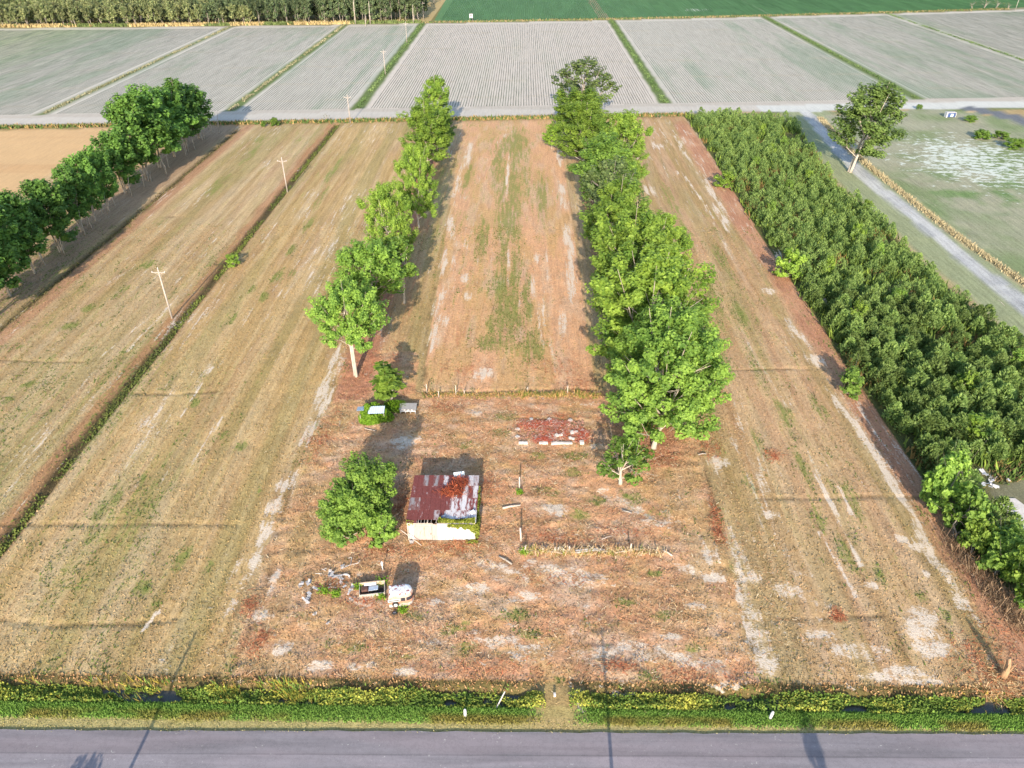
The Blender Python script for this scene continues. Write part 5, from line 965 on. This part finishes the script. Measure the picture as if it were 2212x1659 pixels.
def power_pole(x, y, h, label, group='power poles across the fields', arms=True):
    e = empty('power_pole', (x, y, gz(x, y) if y > 20 else 0)); tag(e, label, 'power pole', group)
    b = MB(); b.tube([(0, 0, -.3), (0, 0, h)], [.19, .13], 8); b.obj('shaft', M_pole, e, True)
    if arms:
        b = MB(); b.box((0, -.16, h-.75), (2.5, .10, .13)); b.obj('crossarm', M_pole, e)
        for s in (-1, 1): b = MB(); b.tube([(s*.75, -.17, h-.8), (0, -.17, h-1.4)], .03, 4); b.obj('brace', M_palewood, e)
        for xx, zz in ((-1.15, h-.62), (1.15, h-.62), (0, h+.06)): b = MB(); b.tube([(xx, -.1 if xx else 0, zz-.08), (xx, -.1 if xx else 0, zz+.16)], [.07, .05], 6); b.obj('insulator', M_white, e)
    return e
for bx, by, tp, lb in [(372, 688, 580, 'nearest wooden power pole with crossarm beside the weedy left ditch'), (621, 415, 345, 'second power pole beside the weedy left ditch, farther up'), (757, 266, 205, 'power pole at the near edge of the farm track'), (832.5, 161.3, 107.5, 'power pole at the green drain in the crop fields, nearer one'), (879.2, 93.7, 47.5, 'power pole at the green drain in the crop fields, farther one'), (915, 43, 4, 'power pole at the end of the far wood'), (938, 9, -22, 'farthest power pole beside the green field'), (2193, 22.5, -14, 'power pole at the far top right corner')]:
    x, y = at(bx, by); power_pole(x, y, min(11.5, max(9.2, hgt(bx, by, tp))), lb)
# poles and trees on the near side of the road, which throw their shadows into view
sh = math.tan(SHADOW_AZ)
px_, py_ = at(1300, 1357); power_pole(px_-sh*24.5, py_-24.5, 9.65, 'power pole on the near side of the road, centre', 'power poles along the near side of the road'); px2, py2 = at(425, 1362); power_pole(px2-sh*24, py2-24, 9.45, 'power pole on the near side of the road, left', 'power poles along the near side of the road', False)
x, y = at(1738, 1545); tree('slim', x-sh*24, y-25.5, 10.2, 1.15, 'slim leafy tree on the near side of the road, right', group='trees on the near side of the road')
x, y = at(205, 1618); tree('bushB', x-sh*14, y-14.6, 5.4, 2.2, 'bushy tree on the near side of the road, left', group='trees on the near side of the road')
x, y = at(1018, 47); e = empty('hunting_stand', (x, y, 0)); tag(e, 'small pale box stand on legs before the far green field', 'hunting stand')
b = MB(); b.box((0, 0, 3.3), (2.0, 1.8, 2.0)); b.obj('cabin', M_white, e); b = MB(); b.box((0, 0, 4.38), (2.3, 2.1, .12)); b.obj('roof', M_side, e); b = MB(); b.box((0, -.92, 3.5), (1.2, .05, .5)); b.obj('window', M_dark, e)
for sx in (-.85, .85):
    for sy in (-.75, .75): b = MB(); b.tube([(sx*1.15, sy*1.15, -.1), (sx, sy, 2.35)], .09, 5); b.obj('leg', M_barkg, e)
x, y = at(2052, 253); e = empty('irrigation_hut', (x, y, 0), .1, (.72, .8, .8)); tag(e, 'small blue fronted box hut with white frame on the pale turning area', 'hut')
M_navy = mat_plain('navy_panel', (.05, .08, .19), .2, 3, .5)
b = MB(); b.box((0, .3, 1.05), (4.2, 1.6, 1.9)); b.obj('cabin', M_navy, e); b = MB(); b.box((0, .3, 2.08), (4.7, 2.1, .14)); b.obj('roof', M_scrap, e); b = MB(); b.box((-2.45, 0, 1.1), (.5, 1.9, 2.1)); b.obj('frame', M_white, e); b = MB(); b.box((2.25, 0, 1.0), (.16, 1.8, 1.9)); b.obj('frame', M_white, e); b = MB(); b.box((.4, -.53, .9), (1.4, .04, 1.2)); b.obj('panel', M_blue, e)
# thin bare stems along the foot of the far left row
for i in range(46):
    t = rnd.random(); x = -104.5+rnd.uniform(-3.2, 2.6); y = 96+165*t; b = MB(); h = rnd.uniform(3, 6.5)
    b.tube([(0, 0, -.1), (rnd.uniform(-.3, .3), rnd.uniform(-.3, .3), h*.6), (rnd.uniform(-.9, .9), rnd.uniform(-.6, .6), h)], [.13, .10, .05], 5)
    tag(b.obj('bare_stem', M_barkw, None, True, loc=(x, y, 0)), 'thin pale bare stem under the far left row', 'stem', 'thin bare stems under the far left row')
